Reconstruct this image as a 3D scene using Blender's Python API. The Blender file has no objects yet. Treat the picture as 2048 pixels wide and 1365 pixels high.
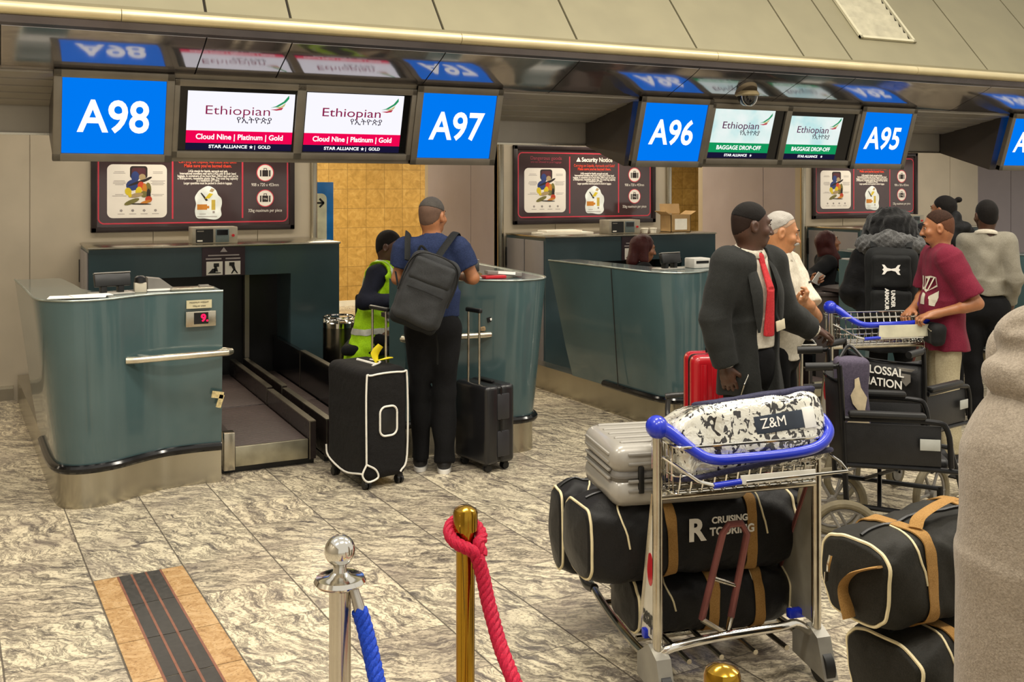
import bpy, bmesh, math, random
import numpy as np
from mathutils import Vector as V, Matrix, Euler
random.seed(7); rng = np.random.default_rng(5)
C = bpy.context; S = C.scene; COL = S.collection
PI = math.pi; R = math.radians

# ---------------------------------------------------------------- camera
cd = bpy.data.cameras.new('camera'); cam = bpy.data.objects.new('camera', cd); COL.objects.link(cam)
cam.location = (0, 0, 1.85); cam.rotation_euler = (R(90), 0, R(-26.53))
cd.sensor_width = 36; cd.lens = 36.04; cd.shift_y = -.1516; cd.clip_start = .05; cd.clip_end = 200
S.camera = cam
# ---------------------------------------------------------------- view, world and hall lights
vs = S.view_settings
S.display_settings.display_device = 'sRGB'
vs.view_transform = 'Standard'; vs.look = 'None'; vs.gamma = 1; vs.use_curve_mapping = False
vs.exposure = 0.0
w = bpy.data.worlds.new('hall'); S.world = w; w.use_nodes = True
w.node_tree.nodes['Background'].inputs[0].default_value = (1.0, .93, .80, 1)
w.node_tree.nodes['Background'].inputs[1].default_value = .88

def area(name, loc, sx, sy, power, color, rot=(0, 0, 0), spread=180):
    l = bpy.data.lights.new(name, 'AREA'); l.shape = 'RECTANGLE'; l.size = sx; l.size_y = sy
    l.energy = power; l.color = color; l.spread = R(spread)
    o = bpy.data.objects.new(name, l); COL.objects.link(o); o.location = loc; o.rotation_euler = rot; return o
def spot(name, loc, target, power, color, angle=70, blend=.6, r=.05):
    l = bpy.data.lights.new(name, 'SPOT'); l.energy = power; l.color = color; l.spot_size = R(angle); l.spot_blend = blend; l.shadow_soft_size = r
    o = bpy.data.objects.new(name, l); COL.objects.link(o); o.location = loc
    o.rotation_euler = (V(target) - V(loc)).to_track_quat('-Z', 'Y').to_euler(); return o
WARM = (1.0, .925, .80)
for i, (x, y) in enumerate([(-1.5, 1.2), (1.5, 1.2), (4.5, 1.2), (-1.0, 4.4), (2.0, 4.4), (5.0, 4.4), (8.0, 3.6)]):
    area('hall_ceiling_lamp', (x, y, 5.6), 1.6, .5, 118, WARM)

# ---------------------------------------------------------------- materials
def lin(h):
    h = h.lstrip('#'); c = [int(h[i:i + 2], 16) / 255 for i in (0, 2, 4)]
    return tuple(x / 12.92 if x <= .04045 else ((x + .055) / 1.055) ** 2.4 for x in c) + (1,)
MATS = {}
class NT:
    def __init__(s, name):
        s.m = bpy.data.materials.new(name); s.m.use_nodes = True; s.t = s.m.node_tree; s.t.nodes.clear()
        s.out = s.t.nodes.new('ShaderNodeOutputMaterial')
    def n(s, typ, ins=None, **kw):
        nd = s.t.nodes.new('ShaderNode' + typ)
        for k, v in kw.items(): setattr(nd, k, v)
        for k, v in (ins or {}).items():
            if isinstance(v, bpy.types.NodeSocket): s.t.links.new(v, nd.inputs[k])
            else: nd.inputs[k].default_value = v
        return nd
    def math(s, op, a, b=0., clamp=False):
        return s.n('Math', {0: a, 1: b}, operation=op, use_clamp=clamp).outputs[0]
    def ramp(s, fac, stops, interp='LINEAR'):
        nd = s.n('ValToRGB', {0: fac}); cr = nd.color_ramp; cr.interpolation = interp
        while len(cr.elements) > len(stops): cr.elements.remove(cr.elements[-1])
        while len(cr.elements) < len(stops): cr.elements.new(1)
        for e, (p, c) in zip(cr.elements, stops): e.position = p; e.color = lin(c) if isinstance(c, str) else c
        return nd.outputs[0]
    def mix(s, f, a, b, blend='MIX'):
        nd = s.n('Mix', data_type='RGBA', blend_type=blend)
        for i, v in ((0, f), (6, a), (7, b)):
            if isinstance(v, bpy.types.NodeSocket): s.t.links.new(v, nd.inputs[i])
            else: nd.inputs[i].default_value = v
        return nd.outputs[2]
    def coord(s, o='Object'): return s.n('TexCoord').outputs[o]
    def noise(s, vec, scale, detail=3, rough=.5, dist=0., out=0):
        return s.n('TexNoise', {'Vector': vec, 'Scale': scale, 'Detail': detail, 'Roughness': rough, 'Distortion': dist}).outputs[out]
    def done(s, ins, bump=None, bstr=.2, bdist=.01):
        p = s.n('BsdfPrincipled', ins)
        if bump is not None:
            b = s.n('Bump', {'Strength': bstr, 'Distance': bdist, 'Height': bump}); s.t.links.new(b.outputs[0], p.inputs['Normal'])
        s.t.links.new(p.outputs[0], s.out.inputs[0]); return s.m
def M(name, col=None, rough=.5, metal=0., var=.08, vs=8, bump=0., bs=60, coat=0., alpha=1., trans=0., stretch=None, spec=.5, ior=1.45):
    if name in MATS: return MATS[name]
    t = NT(name); c = t.coord()
    if stretch: c = t.n('Mapping', {'Vector': c, 'Scale': stretch}).outputs[0]
    nz = t.noise(c, vs, 4)
    base = lin(col); lo = tuple(x * (1 - var * 2.2) for x in base[:3]) + (1,); hi = tuple(min(1, x * (1 + var * 2.2)) for x in base[:3]) + (1,)
    colr = t.ramp(nz, [(.3, lo), (.7, hi)])
    ins = {'Base Color': colr, 'Metallic': metal, 'Roughness': rough, 'Coat Weight': coat, 'Coat Roughness': .08, 'Alpha': alpha,
           'Transmission Weight': trans, 'Specular IOR Level': spec, 'IOR': ior}
    if not trans and not coat and var:
        ins['Roughness'] = t.math('MULTIPLY_ADD', nz, .12) if False else t.n('MapRange', {0: nz, 3: max(0, rough - .05), 4: min(1, rough + .07)}).outputs[0]
    m = t.done(ins, t.noise(c, bs, 3) if bump else None, bump)
    MATS[name] = m; return m
def EM(name, col, strength=1.):
    if name in MATS: return MATS[name]
    t = NT(name); e = t.n('Emission', {'Color': lin(col), 'Strength': strength}); t.t.links.new(e.outputs[0], t.out.inputs[0])
    MATS[name] = t.m; return t.m

def cloth(name, col, col2=None, rough=.85, weave=420, bstr=.25, sheen=.03, ns=5, fine=130):
    if name in MATS: return MATS[name]
    t = NT(name); c = t.coord()
    a = t.noise(c, ns, 5, .6); b = t.noise(c, fine, 2, .7)
    base = lin(col); o = lin(col2) if col2 else tuple(x * .72 for x in base[:3]) + (1,)
    cc = t.mix(t.ramp(b, [(.35, (0, 0, 0, 1)), (.68, (1, 1, 1, 1))]), o, base)
    cc = t.mix(.25, cc, t.ramp(a, [(.3, o), (.7, base)]))
    h = t.math('ADD', t.math('MULTIPLY', t.noise(c, 28, 4), 1.2), t.math('MULTIPLY', t.noise(c, weave, 1), .3))
    MATS[name] = t.done({'Base Color': cc, 'Roughness': rough, 'Sheen Weight': sheen * .3, 'Specular IOR Level': .18}, h, bstr, .008)
    return MATS[name]
def skin(name, col):
    if name in MATS: return MATS[name]
    t = NT(name); c = t.coord(); b = lin(col)
    a = t.noise(c, 14, 5, .65)
    cc = t.ramp(a, [(.3, tuple(x * .8 for x in b[:3]) + (1,)), (.55, b), (.75, (min(1, b[0] * 1.18), b[1] * 1.08, b[2] * 1.05, 1))])
    MATS[name] = t.done({'Base Color': cc, 'Roughness': .42, 'Subsurface Weight': .06, 'Subsurface Radius': (.01, .004, .002)}, t.noise(c, 220, 2), .12, .004)
    return MATS[name]

# ---------------------------------------------------------------- objects, things and parts
def T(name, label, cat, loc=(0, 0, 0), rz=0., group=None, rot=None):
    o = bpy.data.objects.new(name, None); COL.objects.link(o); o.location = loc; o.rotation_euler = rot or (0, 0, rz)
    o.empty_display_size = .1
    tag(o, label, cat, group); return o
def tag(o, label=None, cat=None, group=None, kind=None):
    if label: o['label'] = label
    if cat: o['category'] = cat
    if group: o['group'] = group
    if kind: o['kind'] = kind
    return o
def link(name, me, mat, parent=None, loc=None, rot=None, label=None):
    o = bpy.data.objects.new(name, me); COL.objects.link(o)
    if mat is not None:
        for m in (mat if isinstance(mat, (list, tuple)) else [mat]): me.materials.append(m)
    if parent is not None: o.parent = parent
    if loc is not None: o.location = loc
    if rot is not None: o.rotation_euler = rot
    if label: o['label'] = label
    return o
class B:
    """collects shapes in one bmesh; .o() links it as one object"""
    def __init__(s): s.b = bmesh.new(); s.mi = 0
    def _xf(s, vs, M4):
        bmesh.ops.transform(s.b, matrix=M4, verts=vs)
    def box(s, c, sz, rot=(0, 0, 0), bev=0., seg=2):
        g = bmesh.ops.create_cube(s.b, size=1); vs = g['verts']
        s._xf(vs, Matrix.Diagonal((*sz, 1)))
        if bev:
            es = list({e for v in vs for e in v.link_edges})
            r = bmesh.ops.bevel(s.b, geom=es, offset=bev, segments=seg, affect='EDGES', profile=.5)
            vs = list({v for f in r['faces'] for v in f.verts} | {v for v in vs if v.is_valid})
            seen = set(vs); st = list(vs)
            while st:
                v = st.pop()
                for e in v.link_edges:
                    q = e.other_vert(v)
                    if q not in seen: seen.add(q); st.append(q)
            vs = list(seen)
        s._xf(vs, Matrix.Translation(c) @ Euler(rot).to_matrix().to_4x4())
        for f in {f for v in vs for f in v.link_faces}: f.material_index = s.mi
        return s
    def span(s, a, b, bev=0.):
        return s.box([(a[i] + b[i]) / 2 for i in range(3)], [abs(b[i] - a[i]) for i in range(3)], bev=bev)
    def cyl(s, p0, p1, r0, r1=None, seg=16, cap=True):
        p0, p1 = V(p0), V(p1); r1 = r0 if r1 is None else r1; d = p1 - p0
        q = d.to_track_quat('Z', 'Y').to_matrix()
        ra, rb = [], []
        for i in range(seg):
            t = 2 * PI * i / seg; u = q @ V((math.cos(t), math.sin(t), 0))
            ra.append(s.b.verts.new(p0 + u * r0)); rb.append(s.b.verts.new(p1 + u * r1))
        fs = [s.b.faces.new((ra[i], ra[(i + 1) % seg], rb[(i + 1) % seg], rb[i])) for i in range(seg)]
        if cap: fs += [s.b.faces.new(ra[::-1]), s.b.faces.new(rb)]
        for f in fs: f.material_index = s.mi
        return s
    def tube(s, pts, r, seg=10, closed=False, smooth=0, cap=True, flat=1., up=None):
        pts = [V(p) for p in pts]
        if smooth: pts = spline(pts, smooth, closed)
        n = len(pts); rs = r if isinstance(r, (list, tuple)) else [r] * n
        if len(rs) != n: rs = list(np.interp(np.linspace(0, 1, n), np.linspace(0, 1, len(rs)), rs))
        rings = []; nrm = None
        for i, p in enumerate(pts):
            a = pts[i - 1] if (i or closed) else p; b = pts[(i + 1) % n] if (i < n - 1 or closed) else p
            t = (b - a).normalized()
            if nrm is None:
                k = V(up) if up is not None else (V((0, 0, 1)) if abs(t.z) < .9 else V((0, 1, 0))); nrm = (k - t * k.dot(t)).normalized()
            else:
                k = nrm - t * nrm.dot(t)
                if up is not None: k = V(up) - t * V(up).dot(t)
                nrm = k.normalized() if k.length > 1e-6 else nrm
            bi = t.cross(nrm)
            rings.append([s.b.verts.new(p + (nrm * math.cos(2 * PI * j / seg) * flat + bi * math.sin(2 * PI * j / seg)) * rs[i]) for j in range(seg)])
        fs = []
        for i in range(n if closed else n - 1):
            A, Bq = rings[i], rings[(i + 1) % n]
            for j in range(seg): fs.append(s.b.faces.new((A[j], A[(j + 1) % seg], Bq[(j + 1) % seg], Bq[j])))
        if cap and not closed: fs += [s.b.faces.new(rings[0][::-1]), s.b.faces.new(rings[-1])]
        for f in fs: f.material_index = s.mi
        return s
    def lathe(s, prof, c=(0, 0, 0), seg=32, sx=1., sy=1.):
        c = V(c); rings = []
        for (r, z) in prof:
            rings.append([s.b.verts.new(c + V((max(r, 1e-4) * math.cos(2 * PI * j / seg) * sx, max(r, 1e-4) * math.sin(2 * PI * j / seg) * sy, z))) for j in range(seg)])
        fs = []
        for A, Bq in zip(rings, rings[1:]):
            for j in range(seg): fs.append(s.b.faces.new((A[j], A[(j + 1) % seg], Bq[(j + 1) % seg], Bq[j])))
        fs += [s.b.faces.new(rings[0][::-1]), s.b.faces.new(rings[-1])]
        for f in fs: f.material_index = s.mi
        return s
    def loft(s, rings, closed=True, caps=True):
        rr = [[s.b.verts.new(V(p)) for p in ring] for ring in rings]; n = len(rr[0]); fs = []
        for A, Bq in zip(rr, rr[1:]):
            for j in range(n if closed else n - 1): fs.append(s.b.faces.new((A[j], A[(j + 1) % n], Bq[(j + 1) % n], Bq[j])))
        if caps and closed: fs += [s.b.faces.new(rr[0][::-1]), s.b.faces.new(rr[-1])]
        for f in fs: f.material_index = s.mi
        return s
    def prism(s, poly, z0, z1, axis='z'):
        def pt(p, h): return (p[0], p[1], h) if axis == 'z' else ((h, p[0], p[1]) if axis == 'x' else (p[0], h, p[1]))
        return s.loft([[pt(p, z0) for p in poly], [pt(p, z1) for p in poly]])
    def ball(s, c, r, sc=(1, 1, 1), rot=(0, 0, 0), u=20, v=12):
        g = bmesh.ops.create_uvsphere(s.b, u_segments=u, v_segments=v, radius=r)
        s._xf(g['verts'], Matrix.Translation(c) @ Euler(rot).to_matrix().to_4x4() @ Matrix.Diagonal((*sc, 1)))
        for f in {f for v_ in g['verts'] for f in v_.link_faces}: f.material_index = s.mi
        return s
    def mesh(s, name, smooth=True, ang=35):
        bmesh.ops.recalc_face_normals(s.b, faces=s.b.faces)
        me = bpy.data.meshes.new(name); s.b.to_mesh(me); s.b.free()
        if smooth:
            me.polygons.foreach_set('use_smooth', [True] * len(me.polygons)); me.set_sharp_from_angle(angle=R(ang))
        return me
    def o(s, name, mat, parent=None, loc=None, rot=None, smooth=True, ang=35, label=None):
        return link(name, s.mesh(name, smooth, ang), mat, parent, loc, rot, label)
def spline(pts, sub, closed=False):
    n = len(pts); out = []
    for i in range(n if closed else n - 1):
        p1, p2 = pts[i], pts[(i + 1) % n]
        p0 = pts[i - 1] if (i or closed) else p1 * 2 - p2
        p3 = pts[(i + 2) % n] if (i + 2 < n or closed) else p2 * 2 - p1
        for k in range(sub):
            t = k / sub
            out.append(.5 * ((2 * p1) + (p2 - p0) * t + (2 * p0 - 5 * p1 + 4 * p2 - p3) * t * t + (3 * p1 - p0 - 3 * p2 + p3) * t ** 3))
    if not closed: out.append(pts[-1])
    return out
def rrect(x0, y0, x1, y1, r, n=6):
    out = []
    for (cx, cy, a0) in ((x1 - r, y1 - r, 0), (x0 + r, y1 - r, 90), (x0 + r, y0 + r, 180), (x1 - r, y0 + r, 270)):
        for k in range(n + 1):
            a = R(a0 + 90 * k / n); out.append((cx + r * math.cos(a), cy + r * math.sin(a)))
    return out
def text(s, size, mat, parent, loc, rot, name='lettering', bold=0., width=None, depth=.0015, align='CENTER', label=None, spacing=1.):
    cu = bpy.data.curves.new(name, 'FONT'); cu.body = s; cu.size = size; cu.align_x = align; cu.align_y = 'CENTER'
    cu.extrude = depth / 2; cu.offset = bold; cu.space_character = spacing; cu.resolution_u = 4
    tmp = bpy.data.objects.new('tmp', cu); COL.objects.link(tmp)
    C.view_layer.update()
    me = bpy.data.meshes.new_from_object(tmp.evaluated_get(C.evaluated_depsgraph_get()))
    bpy.data.objects.remove(tmp); bpy.data.curves.remove(cu)
    me.materials.clear()
    if width and len(me.vertices):
        co = np.empty(len(me.vertices) * 3); me.vertices.foreach_get('co', co); co = co.reshape(-1, 3)
        wd = co[:, 0].max() - co[:, 0].min(); k = width / wd
        co[:, 0] *= k; me.vertices.foreach_set('co', co.ravel())
    return link(name, me, mat, parent, loc, rot, label)

# ---------------------------------------------------------------- shared materials
def floor_mat():
    t = NT('granite_tiles'); c = t.coord()
    sp = t.n('SeparateXYZ', {0: c})
    a = R(2.7); X, Y = sp.outputs[0], sp.outputs[1]
    xr = t.math('ADD', t.math('MULTIPLY', X, math.cos(a)), t.math('MULTIPLY', Y, math.sin(a)))
    yr = t.math('SUBTRACT', t.math('MULTIPLY', Y, math.cos(a)), t.math('MULTIPLY', X, math.sin(a)))
    ts = .412
    u = t.math('DIVIDE', t.math('SUBTRACT', xr, .628), ts); v = t.math('DIVIDE', t.math('SUBTRACT', yr, 5.142), ts)
    fu, fv = t.math('FLOOR', u), t.math('FLOOR', v); ru, rv = t.math('SUBTRACT', u, fu), t.math('SUBTRACT', v, fv)
    def edge(r): return t.math('MINIMUM', r, t.math('SUBTRACT', 1., r))
    g1 = t.math('LESS_THAN', edge(ru), .009); g2 = t.math('LESS_THAN', edge(rv), .005)
    cell = t.n('CombineXYZ', {0: fu, 1: fv}).outputs[0]
    wn = t.n('TexWhiteNoise', {'Vector': cell}, noise_dimensions='3D')
    off = t.n('VectorMath', {0: wn.outputs['Color'], 'Scale': 40.}, operation='SCALE').outputs[0]
    pos = t.n('CombineXYZ', {0: xr, 1: yr}).outputs[0]
    warp = t.noise(pos, 4.5, 3, .55, 0, 1)
    wv = t.n('VectorMath', {0: t.n('VectorMath', {0: warp, 1: (.5, .5, .5)}, operation='SUBTRACT').outputs[0], 'Scale': .20}, operation='SCALE').outputs[0]
    p2 = t.n('VectorMath', {0: pos, 1: wv}, operation='ADD').outputs[0]
    rotd = t.n('VectorRotate', {'Vector': p2, 'Angle': t.math('MULTIPLY_ADD', wn.outputs['Value'], 1.1)}, rotation_type='Z_AXIS')
    t.t.nodes[-1]
    st = t.n('Mapping', {'Vector': rotd.outputs[0], 'Scale': (2.0, 8.0, 1.)}).outputs[0]
    p3 = t.n('VectorMath', {0: st, 1: off}, operation='ADD').outputs[0]
    n1 = t.noise(p3, 2.6, 9, .74, .12)
    n2 = t.noise(p3, 1.7, 8, .72, .25)
    p4 = t.n('VectorMath', {0: pos, 1: off}, operation='ADD').outputs[0]
    n3 = t.noise(p4, 60, 4, .7)
    n4 = t.noise(p4, 3, 3, .5)
    base = t.ramp(n1, [(.33, '57524f'), (.42, '8c8478'), (.465, 'c4b9a1'), (.56, 'e0d5ba'), (.66, 'd0c3a8'), (.78, '8d8375')])
    rid = t.math('ABSOLUTE', t.math('SUBTRACT', n2, .5))
    line = t.ramp(rid, [(.0, (1, 1, 1, 1)), (.018, (.75, .75, .75, 1)), (.045, (0, 0, 0, 1))])
    base = t.mix(t.math('MULTIPLY', line, .7), base, lin('4a433f'))
    base = t.mix(t.ramp(n3, [(.50, (0, 0, 0, 1)), (.68, (.8, .8, .8, 1))]), base, lin('5e564e'))
    tone = t.ramp(wn.outputs['Value'], [(0, (.80, .78, .77, 1)), (.5, (.95, .95, .93, 1)), (1, (1.05, 1.03, 1.0, 1))])
    base = t.mix(1., base, tone, 'MULTIPLY')
    base = t.mix(t.ramp(n4, [(.5, (0, 0, 0, 1)), (.7, (.45, .45, .45, 1))]), base, lin('7d7168'))
    gr = t.math('MAXIMUM', g1, g2)
    base = t.mix(t.math('MULTIPLY', gr, .85), base, lin('3d352c'))
    ro = t.n('MapRange', {0: n1, 3: .16, 4: .30}).outputs[0]
    ro = t.math('ADD', ro, t.math('MULTIPLY', gr, .4))
    return t.done({'Base Color': base, 'Roughness': ro, 'Specular IOR Level': .45}, t.math('MULTIPLY', gr, -1.), .3, .002)

TEAL = M('teal_laminate', '415658', .20, 0, .035, 3, coat=.6)
TEALD = M('teal_cabinet_laminate', '374c53', .30, 0, .04, 4, coat=.15)
STEEL = M('brushed_steel', 'b0aa9a', .24, 1, .07, 3, bump=.04, bs=90, stretch=(1, 1, .06))
STEELD = M('dull_steel', '8f887a', .38, 1, .08, 3, stretch=(.2, 1, 1))
CHROME = M('chrome', 'd8d6d0', .09, 1, .02, 4)
CHROMEW = M('worn_chrome', 'c2bdb0', .20, 1, .08, 14)
GOLD = M('polished_brass', 'a5802c', .13, 1, .06, 5)
BLACK = M('black_plastic', '161616', .35, 0, .1, 10)
BLACKG = M('black_gloss', '0c0c0e', .12, 0, .05, 6)
RUBBER = M('black_rubber', '141414', .45, 0, .1, 8)
DARKB = M('dark_brown_laminate', '3a3230', .35, 0, .08, 5)
WHITE = M('white_paint', 'e6e2d6', .5, 0, .03, 6)
PAPER = M('white_paper', 'eeece4', .7, 0, .03, 9)
BLUEP = M('blue_plastic', '152bb0', .28, 0, .06, 7, coat=.3)
GREYP = M('grey_plastic', '77736c', .45, 0, .06, 8)
FRAME = M('grey_sign_frame', '7d776c', .42, .6, .05, 6)
REDP = M('red_print', 'b5232c', .3, 0, .05, 6)
CREAM = M('cream_piping', 'd8cba4', .6, 0, .06, 20)
# ---------------------------------------------------------------- the setting
def struct(o, parent=None): o['kind'] = 'structure'; return o
FLOOR = floor_mat()
struct(B().box((5, 6, -.05), (40, 40, .1)).o('floor', FLOOR, smooth=False))
WALL = M('greige_wall_panel', 'b0a797', .36, .25, .035, 2.5, bump=.03, bs=300)
LILAC = M('lilac_grey_panel', 'a59ca2', .42, .15, .03, 2)
def tile_mat():
    t = NT('yellow_stone_tile'); c = t.coord(); sp = t.n('SeparateXYZ', {0: c})
    u = t.math('DIVIDE', sp.outputs[0], .30); v = t.math('DIVIDE', sp.outputs[2], .30)
    fu, fv = t.math('FLOOR', u), t.math('FLOOR', v)
    def e(r): return t.math('MINIMUM', r, t.math('SUBTRACT', 1., r))
    g = t.math('LESS_THAN', t.math('MINIMUM', e(t.math('SUBTRACT', u, fu)), e(t.math('SUBTRACT', v, fv))), .012)
    wn = t.n('TexWhiteNoise', {'Vector': t.n('CombineXYZ', {0: fu, 1: fv}).outputs[0]})
    n = t.noise(c, 9, 5, .65, 1.2)
    b = t.ramp(n, [(.3, 'a88440'), (.55, 'c49d54'), (.75, 'd3b06a')])
    b = t.mix(1., b, t.ramp(wn.outputs['Value'], [(0, (.86, .84, .8, 1)), (1, (1, 1, 1, 1))]), 'MULTIPLY')
    b = t.mix(t.math('MULTIPLY', g, .7), b, lin('6d5528'))
    return t.done({'Base Color': b, 'Roughness': .4}, t.math('MULTIPLY', g, -1.), .3, .003)
YTILE = tile_mat()
CEIL = M('olive_grey_ceiling_panel', '7e785f', .6, 0, .03, 3)
SOFF = M('dark_mirror_soffit', 'b0abaa', .09, .88, .04, 2)
BAND = M('dark_metal_band', '6b676c', .22, .7, .06, 4)
LOUV = M('grey_louvre', 'a39c90', .4, .3, .05, 3)
BACKC = M('back_ceiling', '8a8478', .7, 0, .03, 3)
WY, PER = 9.85, 4.2
def wallbox(name, x0, x1, y0, y1, z0, z1, mat):
    return struct(B().span((x0, y0, z0), (x1, y1, z1)).o(name, mat, smooth=False))
def panelwall(name, x0, x1, joints, mat=WALL):
    b = B(); xs = [x0] + [j for j in joints if x0 < j < x1] + [x1]; g = .004
    for i, (a, c) in enumerate(zip(xs, xs[1:])): b.span((a + (g if i else 0), WY, 0), (c - (g if i < len(xs) - 2 else 0), WY + .10, 3.0))
    b.span((x0, WY + .012, 0), (x1, WY + .09, 3.0))
    return struct(b.o(name, mat, smooth=False))
panelwall('wall_back', -4, 2.75, [-1.9, .23, 1.25, 2.2])
panelwall('wall_back.001', 6.95 - 2.2, 6.95, [5.45, 6.4])
panelwall('wall_back.002', 8.95, 12.15, [9.65, 10.6, 11.6])
wallbox('wall_right', 12.05, 12.15, WY + .1, 10.6, 0, 3.0, WALL)
b = B(); b.span((12.1, 10.6, 0), (13.80, 10.7, 3)); b.span((13.81, 10.6, 0), (20, 10.7, 3)); struct(b.o('wall_lilac', LILAC, smooth=False))
for i, x in enumerate((4.75, 8.95)):
    n = 'wall_passage' + ('' if not i else '.001')
    b = B(); b.span((x, WY + .1, 0), (x + .1, 10.55, 3.0)); b.span((x, 10.56, 0), (x + .1, 11.85, 3.0)); struct(b.o(n, LILAC, smooth=False))
    b = B(); b.span((x + .0, 11.85, 0), (x + .1, 11.95, 3.0)); struct(b.o('trim_%d' % (i + 1), WALL, smooth=False))
for i, x in enumerate((2.72, 6.92)): wallbox('wall_passage.%03d' % (i + 2), x - .07, x - .001, WY + .1, 11.9, 0, 3.0, WALL)
wallbox('wall_corridor', -2, 18, 15.3, 15.4, 0, 3.2, YTILE)
wallbox('baseboard_corridor', -2, 18, 15.26, 15.3, 0, .08, WHITE)
wallbox('ceiling_corridor', -4, 20, WY + .1, 15.4, 3.0, 3.1, BACKC)
for i, x in enumerate((2.74, 4.77, 6.94, 8.97)):
    struct(B().cyl((x, WY - .02, 0), (x, WY - .02, 3.0), .035, seg=16).o('trim_%d' % (i + 3), STEEL))
wallbox('baseboard_back', -4, .1, WY - .02, WY, 0, .10, STEELD)
wallbox('baseboard_back.001', -4, .1, WY - .022, WY, .10, .125, STEEL)
wallbox('wall_left', -4.1, -4, -6, 15.4, 0, 5.5, WALL)
# bulkhead, louvres, mirror soffit, rail and sloping fascia
BX0, BX1 = -4, 20
wallbox('ceiling_bulkhead', BX0, BX1, 7.6, 7.66, 2.2, 2.45, LOUV)
wallbox('trim_7', BX0, BX1, 7.585, 7.6, 2.192, 2.206, STEEL)
b = B()
for k in range(5):
    y = 6.86 + k * .155; z = 2.528 - k * .03
    b.box(((BX0 + BX1) / 2, y, z), (BX1 - BX0, .15, .014), rot=(R(-9), 0, 0))
b.span((BX0, 6.8, 2.62), (BX1, 7.66, 2.64))
struct(b.o('ceiling_louvre', LOUV, smooth=False))
wallbox('ceiling_back', BX0, BX1, 7.66, WY + .1, 2.9, 3.0, BACKC)
JX = [-3.1, -2.1, -1.05, .0, 1.105, 1.62, 2.65, 3.68, 4.73, 5.25, 5.79, 6.31, 7.94, 8.98, 10.0, 11.1, 12.2, 13.2, 14.3]
prof = [(6.30, 2.735), (6.36, 2.705), (6.44, 2.672), (6.53, 2.637), (6.62, 2.601), (6.70, 2.567), (6.76, 2.548), (6.82, 2.548)]
b = B(); xs = [BX0] + JX + [BX1]
for a, c in zip(xs, xs[1:]):
    lo = [(y, z) for y, z in prof]; up = [(y, z + .012) for y, z in prof[::-1]]
    b.prism(lo + up, a + .004, c - .004, 'x')
struct(b.o('ceiling_soffit', SOFF, ang=30))
b = B(); b.prism([(y, z + .02) for y, z in prof] + [(y, z + .03) for y, z in prof[::-1]], BX0, BX1, 'x'); struct(b.o('ceiling_soffit_back', BLACK))
b = B(); b.prism([(6.26, 2.79), (6.275, 2.752), (6.30, 2.737), (6.345, 2.745), (6.33, 2.86), (6.28, 2.86)], BX0, BX1, 'x'); struct(b.o('trim_8', BAND))
b = B()
for a, c in zip([BX0, 1.02 - 2.1, .62, 2.74, 4.85, 6.95, 9.05, 11.2], [1.02 - 2.1, .62, 2.74, 4.85, 6.95, 9.05, 11.2, BX1]): b.cyl((a + .002, 6.26, 2.83), (c - .002, 6.26, 2.83), .036, seg=20)
RAIL = M('warm_satin_rail', 'd2c49c', .3, .55, .03, 5)
struct(b.o('trim_9', RAIL))
b = B(); b.prism([(6.27, 2.862), (6.33, 2.868), (6.335, 2.885), (6.27, 2.885)], BX0, BX1, 'x'); struct(b.o('trim_10', CEIL))
FS = Matrix.Translation((0, 6.33, 2.89)) @ Matrix.Rotation(math.atan(1.2), 4, 'X')   # fascia frame: x along, y up the slope, z outward is -z
b = B()
fx = [x for x in JX if x not in (5.25,)]
for a, c in zip([BX0] + fx, fx + [BX1]): b.span((a + .009, 0, -.02), (c - .009, 4.0, 0))
me = b.mesh('ceiling_fascia', False); me.transform(FS); struct(link('ceiling_fascia', me, CEIL))
b = B(); b.span((BX0, -.02, -.06), (BX1, 4.2, -.018)); me = b.mesh('ceiling_fascia_back', False); me.transform(FS); struct(link('ceiling_fascia_back', me, M('joint_dark', '2a241c', .8)))
# air vent on the fascia
vt = T('air_vent', 'cream louvred air vent set in the sloping ceiling panel at top right', 'vent', tuple(FS @ V((6.90, .62, .024))), rot=(math.atan(1.2), 0, 0))
VENT = M('vent_cream', 'b7b196', .5, 0, .03, 6)
b = B(); W2, H2 = .33, .34
b.span((-W2, -H2, -.02), (W2, -H2 + .03, 0)); b.span((-W2, -H2, -.02), (-W2 + .03, H2, 0)); b.span((W2 - .03, -H2, -.02), (W2, H2, 0)); b.span((-W2, H2 - .03, -.02), (W2, H2, 0))
b.o('vent_frame', VENT, vt, smooth=False)
for k in range(8): B().box((-.01, -H2 + .075 + k * .078, -.018), (2 * W2 - .08, .076, .006), rot=(R(20), 0, 0)).o('slat', M('vent_slat', 'aaa48c', .5), vt, smooth=False)
B().span((-W2 + .02, -H2 + .02, -.0235), (W2 - .02, H2 - .02, -.0225)).o('backing', BLACK, vt, smooth=False)
# floor inlay: dark strip with copper lines between orange granite borders
A = R(2.7)
def flo(xr, yr): return (xr * math.cos(A) - yr * math.sin(A), xr * math.sin(A) + yr * math.cos(A))
INL = T('floor_inlay', 'dark ribbed guide strip with orange granite borders let into the floor', 'floor strip', (*flo(.628, 5.135), .0005), A)
def granite(name, c1, c2, c3):
    t = NT(name); c = t.coord(); n = t.noise(c, 9, 7, .7, 2.2); n2 = t.noise(c, 90, 3)
    bb = t.ramp(n, [(.3, c1), (.5, c2), (.62, c3), (.8, c1)]); bb = t.mix(t.ramp(n2, [(.55, (0, 0, 0, 1)), (.7, (.6, .6, .6, 1))]), bb, lin('6d4c2e'))
    return t.done({'Base Color': bb, 'Roughness': .25})
ORG = granite('orange_granite', '8f6a40', 'b08d60', 'bf9f74'); DST = M('dark_granite', '3b3835', .4, 0, .12, 40); COP = M('copper_line', '8a5c4a', .35, .3, .1, 20)
L = 5.0
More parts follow.
